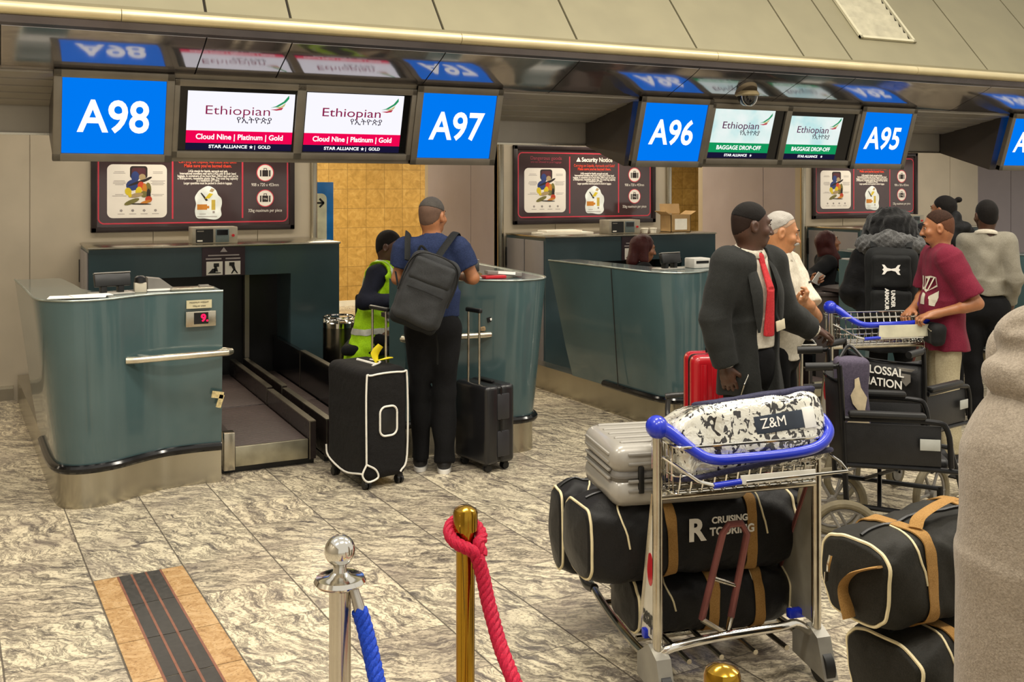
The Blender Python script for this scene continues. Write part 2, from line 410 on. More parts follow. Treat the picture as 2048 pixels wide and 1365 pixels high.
for (x0, x1, nm, m, z) in ((.004, .108, 'border', ORG, .002), (.306, .408, 'border', ORG, .002), (.114, .300, 'dark_band', DST, .002)):
    b = B(); y = 0
    while y < L: b.span((x0, -y - .375, 0), (x1, -y - .003, z)); y += .378
    b.o(nm, m, INL, smooth=False)
for x in (.111, .172, .236, .303): B().span((x - .005, -L, 0), (x + .005, -.003, .0028)).o('copper_strip', COP, INL, smooth=False)

# ---------------------------------------------------------------- check-in desks
BOT = [(1.235, 6.535), (1.08, 6.545), (.912, 6.53), (.81, 6.49), (.728, 6.445), (.63, 6.385), (.549, 6.352), (.47, 6.338), (.40, 6.346), (.345, 6.378), (.305, 6.44), (.283, 6.55), (.265, 6.8), (.25, 7.2), (.228, 7.7)]
TOP = [(1.235, 6.48), (1.08, 6.49), (.93, 6.485), (.80, 6.45), (.70, 6.39), (.60, 6.325), (.51, 6.285), (.42, 6.275), (.335, 6.29), (.265, 6.34), (.205, 6.43), (.172, 6.56), (.155, 6.85), (.13, 7.3), (.092, 7.88)]
def fine(poly, n=4): return [(p.x, p.y) for p in spline([V((x, y, 0)) for x, y in poly], n)]
def desk(k, mirror, label, red, extras=()):
    ox = PER * k
    fx = (lambda x: 3.68 - x) if mirror else (lambda x: x)
    P = lambda pts: [(fx(x) + ox, y) for x, y in pts]
    bot, top = P(fine(BOT)), P(fine(TOP)); n = len(bot)
    c0 = (fx(.75) + ox, 6.55)
    t = T('check_in_desk', label, 'check-in desk', (c0[0], c0[1], 0), 0, 'check-in desks along the hall')
    q = lambda p, z: (p[0] - c0[0], p[1] - c0[1], z)
    inn = P([(1.235, 6.83), (.93, 6.83), (.72, 6.80), (.56, 6.76), (.50, 6.85), (.46, 7.0), (.43, 7.4), (.38, 7.88)])[::-1]
    def rings(lv):
        out = []
        for f, z in lv:
            o_ = [(bx + (tx - bx) * f, by + (ty - by) * f) for (bx, by), (tx, ty) in zip(bot, top)]
            out.append([q(p, z) for p in o_] + [q(p, z) for p in inn])
        return out
    B().loft(rings([(.0, .21), (.04, .25), (.28, .45), (.62, .8), (1., 1.185), (.99, 1.2)])).o('body', TEAL, t, ang=40)
    # plinth runs on to the wall
    ext = [(.20, 8.3), (.168, 8.9), (.15, 9.3), (.135, WY - .03)]
    bo = bot + P(ext); ib = P([(1.235, 6.75), (.9, 6.75), (.6, 6.62), (.45, 6.8), (.40, 7.4), (.34, 8.3), (.30, WY - .03)])[::-1]
    B().prism([q(p, 0)[:2] for p in bo + ib], 0, .215).o('plinth', STEEL, t, ang=40)
    off = []
    for i, p in enumerate(bo):
        a, c = bo[max(i - 1, 0)], bo[min(i + 1, len(bo) - 1)]; d = V((c[0] - a[0], c[1] - a[1], 0)).normalized(); nn = V((d.y, -d.x, 0)) * (1 if mirror else -1)
        if nn.y > .5: nn = -nn
        off.append(q((p[0] + nn.x * .012, p[1] + nn.y * .012), .228))
    B().tube(off[:-8], .026, 10).o('bumper', BLACKG, t)
    B().tube([q(p, 1.2) for p in top], .007, 8).o('edge_trim', M('edge_steel', '9aa39e', .3, .8), t)
    # inner worktop
    wt = P([(1.2, 6.84), (.55, 6.8), (.47, 7.0), (.44, 7.2), (1.0, 7.2), (1.2, 7.1)])
    B().prism([q(p, 0)[:2] for p in wt], .90, .93).o('worktop', DARKB, t)
    # handle bar
    x0, x1 = (.66, 1.275)
    if not mirror or True:
        yb = 6.44
        pts = [(fx(x) + ox, y) for x, y in ((x0, 6.385), (x0 + .06, 6.375), (x1 - .02, 6.425), (x1, 6.45), (x1 - .02, 6.5), (1.2, 6.53))]
        B().tube([q(p, .825) for p in pts], .021, 14).o('handle_bar', M('satin_bar', 'cfc8b4', .22, .9), t)
        B().cyl(q((fx(.80) + ox, 6.385), .825), q((fx(.80) + ox, 6.47), .825), .012).o('bracket', STEEL, t)
    if red:
        xs = fx(1.10) + ox; y = 6.478
        B().box(q((xs, y - .004, 1.04), 1.04)[:2] + (1.035,), (.18, .02, .095), bev=.004).o('weight_display', STEEL, t)
        B().box(q((xs, y - .016, 0), 1.04), (.085, .008, .07)).o('screen', BLACKG, t)
        text('9.', .062, EM('red_led', 'ff1440', 3), t, q((xs + .02, y - .0215, 0), 1.04), (PI / 2, 0, 0), 'digits', .002)
        B().box(q((xs - .01, y - .003, 0), 1.125), (.15, .008, .05)).o('label_plate', M('cream_label', 'b9b190', .5), t)
        text('MAXIMUM WEIGHT', .013, BLACK, t, q((xs - .01, y - .0078, 0), 1.136), (PI / 2, 0, 0), depth=.0006)
        text('32kg per piece', .013, BLACK, t, q((xs - .01, y - .0078, 0), 1.115), (PI / 2, 0, 0), depth=.0006)
        ch = B().box(q((fx(1.2) + ox, 6.47, 0), .56), (.07, .012, .04), rot=(0, .2, 0)); ch.box(q((fx(1.215) + ox, 6.47, 0), .52), (.03, .012, .08), rot=(0, .3, 0)); ch.o('chipped_patch', M('bare_chip', 'b9a878', .7, 0, .2, 60), t)
    return t, c0
dA98, cA = desk(0, False, 'curved teal check-in desk below the A98 sign with red weight readout', True)
dA97, c97 = desk(0, True, 'curved teal check-in desk where the blue-shirted man leans, below A97', False)
dA96, c96 = desk(1, False, 'long-sided teal check-in desk below A96 behind the man in the suit', False)
dA95, c95 = desk(1, True, 'teal check-in desk below A95 behind the backpack and the maroon shirt', False)
dA94, c94 = desk(2, False, 'dark teal check-in desk at the right edge carrying a blue plastic bag', False)
# hole and sticker left by the broken handle of A97
B().ball((2.985 - c97[0], 6.40 - c97[1], .865), .05, (1, .10, .35)).o('handle_hole', M('bare_chipboard', '8a7455', .8, 0, .2, 50), dA97)
B().box((3.03 - c97[0], 6.378 - c97[1], .935), (.075, .01, .032), rot=(0, -.25, .05)).o('sticker', BLACK, dA97)
B().box((3.03 - c97[0], 6.374 - c97[1], .935), (.035, .008, .015), rot=(0, -.25, .05)).o('sticker_print', PAPER, dA97)
# vertical seam on the long side of A96
for d_, cc, k in ((dA96, c96, 1),): B().tube([(4.405 - cc[0], 6.93 - cc[1], .25), (4.338 - cc[0], 6.93 - cc[1], 1.19)], .004, 6).o('seam', BLACK, d_)

# ---------------------------------------------------------------- baggage scanners (cabinets) behind the desks
def pict(b, pts): b.prism(pts, 0, .001)
def cabinet(k, label):
    ox = .64 + PER * k; y = 8.95; wd = 2.09
    t = T('baggage_cabinet', label, 'baggage cabinet', (ox, y, 0), 0, 'teal baggage cabinets along the wall')
    h = 1.33; d = .88
    b = B(); b.span((0, 0, .0), (.46, d, h)); b.span((1.65, 0, 0), (wd, d, h)); b.span((.46, 0, 1.08), (1.65, d, h)); b.span((.46, d - .03, 0), (1.65, d, 1.08))
    b.o('housing', TEALD, t, smooth=False)
    B().span((-.01, -.012, h), (wd + .01, d, h + .018), .004).o('top_sheet', STEEL, t)
    B().span((.46, .5, 0), (1.65, .52, 1.08)).o('dark_curtain', BLACK, t, smooth=False)
    B().span((1.33, .38, .3), (1.37, .46, 1.08)).o('post', STEELD, t, smooth=False)
    b = B(); b.span((-.012, .03, .05), (0, .43, h - .03), .004); b.span((-.012, .45, .05), (0, d - .03, h - .03), .004); b.o('side_door', M('grey_door', '7f7b7c', .45, 0, .04, 3), t)
    B().span((-.02, .84, 1.0), (-.008, .87, 1.2), .004).o('hinge', BLACK, t)
    # warning panel
    b = B().box((1.07, -.004, 1.205), (.36, .008, .245)); b.o('warning_panel', M('maroon_print', '33232a', .3), t, smooth=False)
    pr = B()
    pr.prism([(1.04, 1.285), (1.10, 1.285), (1.07, 1.325)], -.0105, -.008, 'y')
    pr.span((.94, -.0105, 1.252), (1.20, -.008, 1.262)); pr.span((.92, -.0105, 1.222), (1.05, -.008, 1.234)); pr.span((1.085, -.0105, 1.222), (1.21, -.008, 1.234))
    pr.o('notice_print', M('pale_print', 'a8a0a0', .5), t, smooth=False)
    p1_ = B().span((.925, -.0105, 1.09), (1.06, -.008, 1.205)).o('pictogram', PAPER, t, smooth=False)
    p2_ = B().span((1.08, -.0105, 1.09), (1.21, -.008, 1.205)).o('pictogram', PAPER, t, smooth=False)
    f = B(); f.span((.94, -.012, 1.105), (1.045, -.010, 1.112)); f.prism([(.945, 1.111), (1.0, 1.111), (1.0, 1.145), (.975, 1.145)], -.012, -.01, 'y'); f.span((.985, -.012, 1.16), (1.03, -.01, 1.19)); f.prism([(.99, 1.12), (1.022, 1.12), (1.010, 1.165), (.99, 1.165)], -.012, -.01, 'y'); f.o('pictogram_figure', BLACK, p1_, smooth=False)
    f = B(); f.span((1.115, -.012, 1.165), (1.16, -.01, 1.195)); f.prism([(1.13, 1.166), (1.16, 1.166), (1.17, 1.13), (1.155, 1.12)], -.012, -.01, 'y'); f.prism([(1.155, 1.13), (1.17, 1.13), (1.19, 1.10), (1.18, 1.097)], -.012, -.01, 'y'); f.prism([(1.13, 1.10), (1.14, 1.097), (1.163, 1.13), (1.15, 1.135)], -.012, -.01, 'y'); f.o('pictogram_figure', BLACK, p2_, smooth=False)
    return t
cabinet(0, 'teal baggage cabinet under the leftmost safety poster with dark belt opening')
cabinet(1, 'teal baggage cabinet behind the A96 desk with a cardboard box on it')
cabinet(2, 'teal baggage cabinet behind the A95 clerk below the rightmost poster')
for k, lb in enumerate(('scale readout box on the cabinet below the leftmost poster', 'scale readout box on the cabinet behind the A96 clerk', 'scale readout box behind the fur-hooded person')):
    t = T('scale_readout', lb, 'scale readout', (1.66 + PER * k, 9.2, 1.348), 0, 'scale readouts on the cabinets')
    B().span((-.185, -.1, 0), (.20, .1, .145), .006).o('case', M('readout_case', 'a39d8f', .4, .4), t)
    B().span((-.155, -.106, .012), (-.01, -.1, .128)).o('keypad', BLACK, t, smooth=False)
    B().span((-.145, -.108, .022), (-.10, -.106, .034)).o('key_label', PAPER, t, smooth=False); B().span((-.145, -.108, .105), (-.09, -.106, .115)).o('key_label', GREYP, t, smooth=False)
    B().span((.01, -.106, .012), (.125, -.1, .128), .002).o('meter', M('meter_grey', '5d6b6e', .4), t)
    B().span((.02, -.108, .075), (.115, -.106, .12)).o('screen', BLACKG, t, smooth=False)
    B().cyl((.16, -.112, .07), (.16, -.1, .07), .012).o('button', REDP, t)
# belts
BELT = None
def belt_mat():
    t = NT('rubber_belt'); c = t.coord(); n = t.n('TexWave', {'Vector': c, 'Scale': 11., 'Distortion': 2.5, 'Detail': 2., 'Detail Scale': 2.}, bands_direction='Y')
    bb = t.ramp(n.outputs['Fac'], [(.2, '241d1c'), (.55, '4a3e3b'), (.9, '5a4c48')]); return t.done({'Base Color': bb, 'Roughness': .5}, n.outputs['Fac'], .5, .006)
BELT = belt_mat()
def conveyor(k, lane, label):
    ox = PER * k + (1.275 if lane == 0 else 1.945); y0, y1 = 6.69, 9.4
    t = T('baggage_conveyor', label, 'conveyor', (ox, y0, 0), 0, 'low baggage belts between the desks')
    wd = .60 if lane == 0 else .335
    B().span((.0, .03, 0), (wd, 2.6, .05)).o('base', BLACK, t, smooth=False)
    B().span((.075, .02, .05), (wd, 2.6, .15)).o('bed', DARKB, t, smooth=False)
    B().span((.075, .012, .15), (wd - .05, 1.2, .17), .006).o('belt', BELT, t)
    B().span((.075, 1.22, .15), (wd - .05, 2.6, .172), .006).o('belt', BELT, t)
    B().span((.075, -.012, .045), (wd - .05, .012, .172), .003).o('front_plate', M('scuffed_steel', 'a19c88', .36, .85, .12, 7), t)
    hr = .285
    if lane == 0:
        B().span((0, -.03, .03), (.07, .05, .27), .003).o('post', STEEL, t)
        B().span((0, .05, .15), (.06, 1.2, .25)).o('side_rail', DARKB, t, smooth=False)
    b = B(); xr = wd - .045 if lane == 0 else .0
    b.span((xr, -.02, .04), (xr + .045, 1.17, hr)); b.span((xr, 1.2, .04), (xr + .045, 2.6, hr + .012)); b.o('divider', M('divider_black', '211b1a', .25), t, smooth=False)
    b = B(); b.span((xr, -.022, hr), (xr + .045, 1.17, hr + .008)); b.span((xr, -.026, .04), (xr + .006, -.02, hr)); b.span((xr, 1.2, hr + .012), (xr + .045, 2.6, hr + .02)); b.span((xr, 1.194, .17), (xr + .006, 1.2, hr + .02)); b.o('divider_edge', STEELD, t, smooth=False)
    if lane == 1:
        b = B(); b.span((wd - .04, .25, .05), (wd, 1.75, .47)); b.span((wd - .04, 1.78, .05), (wd, 2.68, .47)); b.o('side_guard', BLACKG, t, smooth=False)
        b = B(); b.span((wd - .042, .25, .47), (wd + .002, 1.75, .478)); b.span((wd - .043, 1.755, .17), (wd - .0405, 1.765, .47)); b.o('guard_edge', STEELD, t, smooth=False)
    return t
conveyor(0, 0, 'low steel-fronted baggage belt beside the leftmost curved desk')
conveyor(0, 1, 'second baggage belt with tall black guard behind the big black suitcase')
conveyor(1, 0, 'baggage belt between A96 and A95 hidden behind the standing men')
conveyor(1, 1, 'baggage belt beside the A95 clerk')

# ---------------------------------------------------------------- overhead signs
BLUE = EM('blue_lightbox', '0079f2', 1.0); SW = EM('lit_white', 'ffffff', 1.08); SWH = EM('screen_white', 'f4f3fb', 1.05); SRED = EM('screen_red', 'f00550', 1.0); SNAVY = EM('screen_navy', '1b1838', .9)
def screen_cyan():
    t = NT('screen_cyan'); c = t.coord(); n = t.noise(c, 4, 3); cc = t.ramp(n, [(.35, 'bfe9ea'), (.5, 'e2f6f2'), (.65, 'f2fbf8')]); e = t.n('Emission', {'Color': cc, 'Strength': .95}); t.t.links.new(e.outputs[0], t.out.inputs[0]); return t.m
SCY = screen_cyan(); SGR = EM('screen_green', '139a5c', .95); SPUR = EM('logo_purple', '5e2a52', .9); SMAR = EM('logo_maroon', '8f1c4c', .9); SDK = EM('logo_dark', '2c1c33', .9); SGRN = EM('logo_green', '2c9a63', .9); SLR = EM('logo_red', 'c23b4e', .9); SYL = EM('logo_yellow', 'cfc27a', .9)
def star(b, cx, cy, r, z0, z1):
    b.prism([(cx + (r if i % 2 == 0 else r * .45) * math.sin(i * PI / 5), cy + (r if i % 2 == 0 else r * .45) * math.cos(i * PI / 5)) for i in range(10)], z0, z1)
def sign(k, left, right, style, label):
    SX0 = .285 + PER * k + (.09 if k == 2 else 0)
    t = T('overhead_sign', label, 'overhead sign', (SX0, 6.87, 2.0), rot=(R(107.2), 0, 0), group='overhead counter signs')
    Wd, Hh = 3.0, .576
    def frame(x0, x1, m, nm='frame'):
        b = B(); b.span((x0, 0, -.05), (x1, .052, 0), .006); b.span((x0, Hh - .05, -.05), (x1, Hh, 0), .006); b.span((x0, 0, -.05), (x0 + .05, Hh, 0), .006); b.span((x1 - .05, 0, -.05), (x1, Hh, 0), .006); return b.o(nm, m, t)
    for (x0, x1, s_) in ((0, .70, left), (2.33, 3.0, right)):
        frame(x0, x1, FRAME)
        lb = B().span((x0 + .045, .045, -.03), (x1 - .045, Hh - .045, -.012)).o('light_box', BLUE, t, smooth=False)
        if s_: text(s_, .285, SW, t, ((x0 + x1) / 2, Hh / 2 - .01, -.011), (0, 0, 0), bold=.0055, width=.42, depth=.002)
    b = B(); b.span((.70, .03, -.06), (2.33, .075, -.008), .004); b.span((.70, Hh - .075, -.06), (2.33, Hh - .03, -.008), .004); b.span((.70, .03, -.06), (.735, Hh - .03, -.008), .004); b.span((2.295, .03, -.06), (2.33, Hh - .03, -.008), .004); b.span((1.485, .03, -.06), (1.545, Hh - .03, -.008), .004); b.o('screen_surround', FRAME, t)
    B().span((.69, .0, -.08), (2.34, .03, -.03)).o('lower_rail', FRAME, t, smooth=False); B().span((.69, Hh - .03, -.08), (2.34, Hh, -.03)).o('upper_rail', FRAME, t, smooth=False)
    for j, x0 in enumerate((.735, 1.545)):
        sc = B().span((x0, .075, -.05), (x0 + .75, Hh - .075, -.03)).o('screen', BLACKG, t, smooth=False)
        if style == 'gold': sx0, sx1, sy1 = (x0 + .05, x0 + .74, Hh - .105) if j == 0 else (x0 + .01, x0 + .70, Hh - .085)
        elif style == 'drop': sx0, sx1, sy1 = (x0 + .01, x0 + .64, Hh - .08) if j == 0 else (x0 + .01, x0 + .60, Hh - .115)
        else: continue
        w_ = sx1 - sx0; cx = (sx0 + sx1) / 2; z = -.0295
        y0 = .08; yb, yc = y0 + .047, y0 + .13
        B().span((sx0, yc, z), (sx1, sy1, z + .001)).o('picture', SWH if style == 'gold' else SCY, sc, smooth=False)
        B().span((sx0, yb, z), (sx1, yc, z + .001)).o('picture_band', SRED if style == 'gold' else SGR, sc, smooth=False)
        B().span((sx0, y0, z), (sx1, yb, z + .001)).o('picture_foot', SNAVY, sc, smooth=False)
        z += .0016; my = (yc + sy1) / 2
        text('Ethiopian', .085, SMAR if style == 'gold' else SPUR, sc, (cx - .02 * w_ / .6, my + .005, z), (0, 0, 0), width=w_ * .60, depth=.001, bold=-.0005 if style == 'gold' and j == 0 else 0)
        text('የኢትዮጵያ', .055, SDK, sc, (cx + .085, my - .057, z), (0, 0, 0), width=w_ * .33, depth=.001)
        lx, ly = cx + w_ * .27, my + .035
        f = B(); f.prism([(lx, ly), (lx + .035, ly + .012), (lx + .085, ly + .045), (lx + .118, ly + .088), (lx + .12, ly + .065), (lx + .10, ly + .04), (lx + .05, ly + .008)], z, z + .001); f.o('logo_feather', SGRN, sc, smooth=False)
        f = B(); f.prism([(lx + .03, ly + .0), (lx + .07, ly + .012), (lx + .10, ly + .035), (lx + .09, ly + .012), (lx + .06, ly - .002)], z, z + .001); f.o('logo_feather', SYL, sc, smooth=False)
        f = B(); f.prism([(lx, ly - .012), (lx + .04, ly - .008), (lx + .085, ly + .006), (lx + .075, ly - .012), (lx + .04, ly - .018)], z, z + .001); f.o('logo_feather', SLR, sc, smooth=False)
        if style == 'gold':
            text('Cloud Nine | Platinum | Gold', .05, SW, sc, (cx, (yb + yc) / 2, z), (0, 0, 0), bold=.0012, width=w_ * .82, depth=.001)
            text('STAR ALLIANCE', .03, SW, sc, (cx - .075, (y0 + yb) / 2, z), (0, 0, 0), bold=.0008, width=w_ * .36, depth=.001); text('|  GOLD', .03, SW, sc, (cx + .15, (y0 + yb) / 2, z), (0, 0, 0), bold=.0008, depth=.001)
            s_ = B(); star(s_, cx + .075, (y0 + yb) / 2, .014, z, z + .001); s_.o('star_mark', SW, sc, smooth=False)
        else:
            text('BAGGAGE DROP-OFF', .05, SW, sc, (cx, (yb + yc) / 2, z), (0, 0, 0), bold=.001, width=w_ * .74, depth=.001)
            text('STAR ALLIANCE', .03, SW, sc, (cx - .02, (y0 + yb) / 2, z), (0, 0, 0), bold=.0008, width=w_ * .38, depth=.001)
            s_ = B(); star(s_, cx + .14, (y0 + yb) / 2, .013, z, z + .001); s_.o('star_mark', SW, sc, smooth=False)
    # housing behind the face, built in world axes then brought into the sign's frame
    b = B(); b.prism([(6.99, 2.01), (7.58, 2.19), (7.58, 2.50), (6.85, 2.52)], SX0 + .01, SX0 + 2.99, 'x')
    me = b.mesh('housing', False); me.transform((Matrix.Translation((SX0, 6.87, 2.0)) @ Euler((R(107.2), 0, 0)).to_matrix().to_4x4()).inverted())
    link('housing', me, M('dark_brown_housing', '4a4440', .35, .2, .05, 3), t)
    return t
sign(0, 'A98', 'A97', 'gold', 'overhead sign with blue A98 and A97 panels and red-banded screens')
sign(1, 'A96', 'A95', 'drop', 'overhead sign with blue A96 and A95 panels and green-banded screens')
sign(2, 'A94', 'A93', 'off', 'overhead sign cut by the right edge, showing its dark side and a blue sliver')

# ---------------------------------------------------------------- safety posters
PB = M('poster_brown', '3b2d30', .16, 0, .05, 3, coat=.5)
PRED = M('poster_red', 'b8384a', .3, 0, .03, 4); PWH = M('poster_white', 'd9d6d2', .35, 0, .02, 4); PGR = M('poster_grey', '8c8788', .4)
PIC = [M('pic_blue', '2e3f78', .4), M('pic_dark', '2b2527', .4), M('pic_yellow', 'c9b52c', .4), M('pic_orange', 'b5762c', .4), M('pic_red', 'b8452f', .4), M('pic_olive', '6e6a3c', .4), M('pic_lightblue', 'a9c6d8', .4), M('pic_tan', '9c8a6a', .4)]
def poster(k, label):
    t = T('safety_poster', label, 'poster', (.72 + PER * k, WY - .005, 1.43), rot=(PI / 2, 0, 0), group='baggage safety posters')
    Wd, Hh = 1.83, .86
    b = B(); f = .05
    b.span((0, 0, 0), (Wd, f, .035), .008); b.span((0, Hh - f, 0), (Wd, Hh, .035), .008); b.span((0, 0, 0), (f, Hh, .035), .008); b.span((Wd - f, 0, 0), (Wd, Hh, .035), .008)
    b.o('frame', M('poster_frame', '241c1e', .3), t)
    bd = B().span((f - .01, f - .01, .0), (Wd - f + .01, Hh - f + .01, .014)).o('board', PB, t, smooth=False)
    z = .0142
    X = lambda u: (u - 20) / 1970 * Wd
    Y = lambda v: (1100 - v) / 1025 * Hh
    op = rrect(X(88), Y(1005), X(1918), Y(172), .05); b = B(); b.tube([(x, y, z) for x, y in op], .007, 6, closed=True, flat=.15, up=(0, 0, 1)); b.o('outline', PRED, bd)
    for u in (772, 1456): B().span((X(u) - .007, Y(962), z), (X(u) + .007, Y(215), z + .0008)).o('divider_line', PRED, bd, smooth=False)
    cd_ = B().prism(rrect(X(166), Y(945), X(718), Y(368), .05), z, z + .0008).o('picture_card', PWH, bd, smooth=False)
    r = random.Random(3); zz = z + .0012
    cx = X(455)
    def blob(m, x, y, rx, ry, a, zz): 
        b = B(); n = 14; b.prism([(x + math.cos(a) * rx * math.cos(i * 2 * PI / n) - math.sin(a) * ry * math.sin(i * 2 * PI / n), y + math.sin(a) * rx * math.cos(i * 2 * PI / n) + math.cos(a) * ry * math.sin(i * 2 * PI / n)) for i in range(n)], zz - .0004, zz); b.o('printed_item', m, cd_, smooth=False)
    B().prism(rrect(cx - .075, Y(520), cx + .075, Y(385), .025), zz - .0004, zz).o('printed_bin', PIC[1], cd_, smooth=False)
    B().prism(rrect(cx - .06, Y(500), cx + .06, Y(405), .02), zz, zz + .0003).o('printed_bin', M('pic_maroon', '4d2a33', .4), cd_, smooth=False)
    for i, (m, x, y, rx, ry, a) in enumerate([(0, -.03, 500, .035, .05, 0), (7, .03, 505, .03, .03, .4), (0, -.05, 590, .06, .05, .3), (1, .0, 560, .10, .012, .35), (1, .07, 530, .05, .012, .5), (4, .02, 600, .03, .04, .1), (5, .08, 640, .028, .065, 0), (3, .05, 630, .02, .05, 0), (2, -.09, 660, .028, .035, .2), (2, .0, 655, .028, .04, -.2), (5, .045, 690, .03, .03, 0), (1, .085, 700, .018, .06, 0), (7, -.02, 700, .06, .02, .2), (5, -.06, 770, .07, .02, .4), (4, .085, 745, .03, .03, .3), (3, .06, 775, .05, .014, .3), (1, .02, 795, .09, .006, -.02), (2, -.075, 700, .015, .02, 0)]):
        blob(PIC[m], cx + x, Y(y), rx, ry, a, zz + .0004 + i * .00012)
    pr = B()
    for sx_ in (-1, 1):
        for v in (450, 465, 548, 562, 576, 590, 695, 710):
            ln = .035 + r.random() * .03; x = cx + sx_ * .165; pr.span((x - ln, Y(v), zz - .0004), (x + ln, Y(v) + .0045, zz))
    for i in range(4): pr.span((cx - .15 + i * .098 - .03, Y(905), zz - .0004), (cx - .15 + i * .098 + .03, Y(905) + .005, zz)); pr.prism([(cx - .15 + i * .098 + .014 * math.cos(q), Y(866) + .014 * math.sin(q)) for q in (0, 1.2, 2.5, 3.6, 5.)], zz - .0004, zz)
    pr.o('small_print', PGR, cd_, smooth=False)
    PT = M('poster_dim_red', '8c3347', .4)
    text('Dangerous goods', .055, PT, bd, (X(455), Y(240), z + .0006), (0, 0, 0), depth=.001)
    text('are not allowed in your luggage', .03, PT, bd, (X(455), Y(290), z + .0006), (0, 0, 0), depth=.001)
    mx = X(1115)
    text('Security Notice', .068, PWH, bd, (mx + .035, Y(255), z + .0006), (0, 0, 0), depth=.001, bold=.0015, width=.40)
    B().prism([(mx - .235, Y(280)), (mx - .175, Y(280)), (mx - .205, Y(222))], z, z + .001).o('warning_triangle', PWH, bd, smooth=False)
    text('!', .04, PB, bd, (mx - .205, Y(262), z + .0012), (0, 0, 0), depth=.0006)
    PRT = M('poster_bright_red', 'd8442e', .35)
    text('Carrying on Liquids, Aerosols and Gels?', .042, PRT, bd, (mx, Y(332), z + .0006), (0, 0, 0), depth=.001, width=.53)
    text("Make sure you've bagged them.", .042, PRT, bd, (mx, Y(378), z + .0006), (0, 0, 0), depth=.001, width=.43, bold=.0006)
    for v, w_, s_ in ((436, .36, 'LAGs stands for liquids, aerosols and gels.'), (463, .51, 'International travellers may carry LAGs only in their hand'), (490, .55, 'luggage, in containers of no more than 100ml each and put in'), (517, .55, 'a transparent, resealable plastic bag. The total bag capacity'), (541, .21, 'is a maximum of 1 litre.'), (570, .44, 'Larger quantities must be packed in check-in luggage.')):
        text(s_, .03, PWH, bd, (mx, Y(v), z + .0006), (0, 0, 0), depth=.001, width=w_, bold=.0008)
    # clear bag drawing
    pts = spline([V((mx + x, Y(v), 0)) for x, v in ((0, 600), (.065, 640), (.09, 700), (.12, 740), (.125, 800), (.115, 860), (.12, 930), (.07, 975), (-.03, 962), (-.10, 955), (-.12, 880), (-.11, 800), (-.12, 730), (-.10, 680), (-.07, 640))], 4, True)
    bg = B().prism([(p.x, p.y) for p in pts], z, z + .0008).o('bag_picture', M('pic_pale', 'd5dde0', .35), bd, smooth=False)
    b = B(); b.prism([(mx - .10, Y(865)), (mx - .01, Y(865)), (mx - .01, Y(805)), (mx - .10, Y(805))], z + .0008, z + .0012); b.span((mx - .01, Y(850), z + .0008), (mx + .01, Y(822), z + .0012)); b.o('printed_bottle', PIC[3], bg, smooth=False)
    b = B(); b.span((mx + .03, Y(868), z + .0008), (mx + .065, Y(755), z + .0012)); b.o('printed_tube', M('pic_tube', 'b5a044', .4), bg, smooth=False)
    b = B(); b.prism([(mx - .07, Y(680)), (mx - .06, Y(675)), (mx - .0, Y(760)), (mx - .02, Y(770))], z + .0008, z + .0012); b.o('printed_brush', PIC[1], bg, smooth=False)
    b = B(); b.prism([(mx - .03, Y(740)), (mx + .01, Y(680)), (mx + .045, Y(690)), (mx + .01, Y(740))], z + .0008, z + .0014); b.o('printed_cap', PIC[2], bg, smooth=False)
    b = B(); b.prism([(mx + .01, Y(660)), (mx + .03, Y(625)), (mx + .06, Y(640)), (mx + .04, Y(670))], z + .0008, z + .0014); b.o('printed_cap', PIC[7], bg, smooth=False)
    b = B(); b.span((mx - .08, Y(915), z + .0008), (mx - .02, Y(909), z + .0012)); b.span((mx - .1, Y(945), z + .0008), (mx + .08, Y(938), z + .0012)); b.span((mx + .04, Y(905), z + .0008), (mx + .06, Y(880), z + .0012)); b.o('printed_lines', PGR, bg, smooth=False)
    for v, s_, v2 in ((450, '908 x 720 x 453mm', 588), (740, '32kg maximum per piece', 880)):
        x = X(1687); y = Y(v); rad = .075
        c_ = B().prism([(x + rad * math.cos(a * PI / 16), y + rad * math.sin(a * PI / 16)) for a in range(32)], z, z + .0008).o('icon_disc', PWH, bd, smooth=False)
        b = B(); b.tube([(x + (rad + .004) * math.cos(a * PI / 16), y + (rad + .004) * math.sin(a * PI / 16), z) for a in range(32)], .005, 6, closed=True, flat=.15, up=(0, 0, 1)); b.o('icon_ring', PRED, bd)
        b = B(); b.span((x - .028, y - .035, z + .0008), (x + .028, y + .025, z + .0014)); b.span((x - .05, y - .035, z + .0008), (x - .036, y + .025, z + .0014)); b.span((x + .036, y - .035, z + .0008), (x + .05, y + .025, z + .0014))
        b.span((x - .015, y + .025, z + .0008), (x - .009, y + .045, z + .0014)); b.span((x + .009, y + .025, z + .0008), (x + .015, y + .045, z + .0014)); b.span((x - .015, y + .039, z + .0008), (x + .015, y + .045, z + .0014)); b.o('suitcase_icon', PIC[1], bd, smooth=False)
        if v > 600: text('32kg', .02, PWH, bd, (x, y - .005, z + .002), (0, 0, 0), depth=.0006)
        text(s_, .042, PWH, bd, (x, Y(v2), z + .0006), (0, 0, 0), depth=.001, width=.26 if v < 600 else .32)
    return t
poster(0, 'framed dark baggage safety poster over the leftmost cabinet, behind the A98 sign')
poster(1, 'framed dark security notice poster between the A97 and A96 signs')
poster(2, 'framed dark baggage safety poster partly behind the A95 sign')
for k in range(3): spot('poster_downlight', (1.68 + PER * k, 9.35, 2.86), (1.68 + PER * k, 9.82, 1.3), 46, (1, .84, .60), 105, .8, .035)
for x in (3.75, 7.95): area('corridor_lamp', (x, 13.4, 2.95), 2.4, 1.2, 150, (1, .86, .62))
for x in (-1.4, 3.9, 8.2): spot('soffit_downlight', (x, 7.95, 2.85), (x, 7.9, 0), 30, (1, .87, .68), 110, .8, .05)
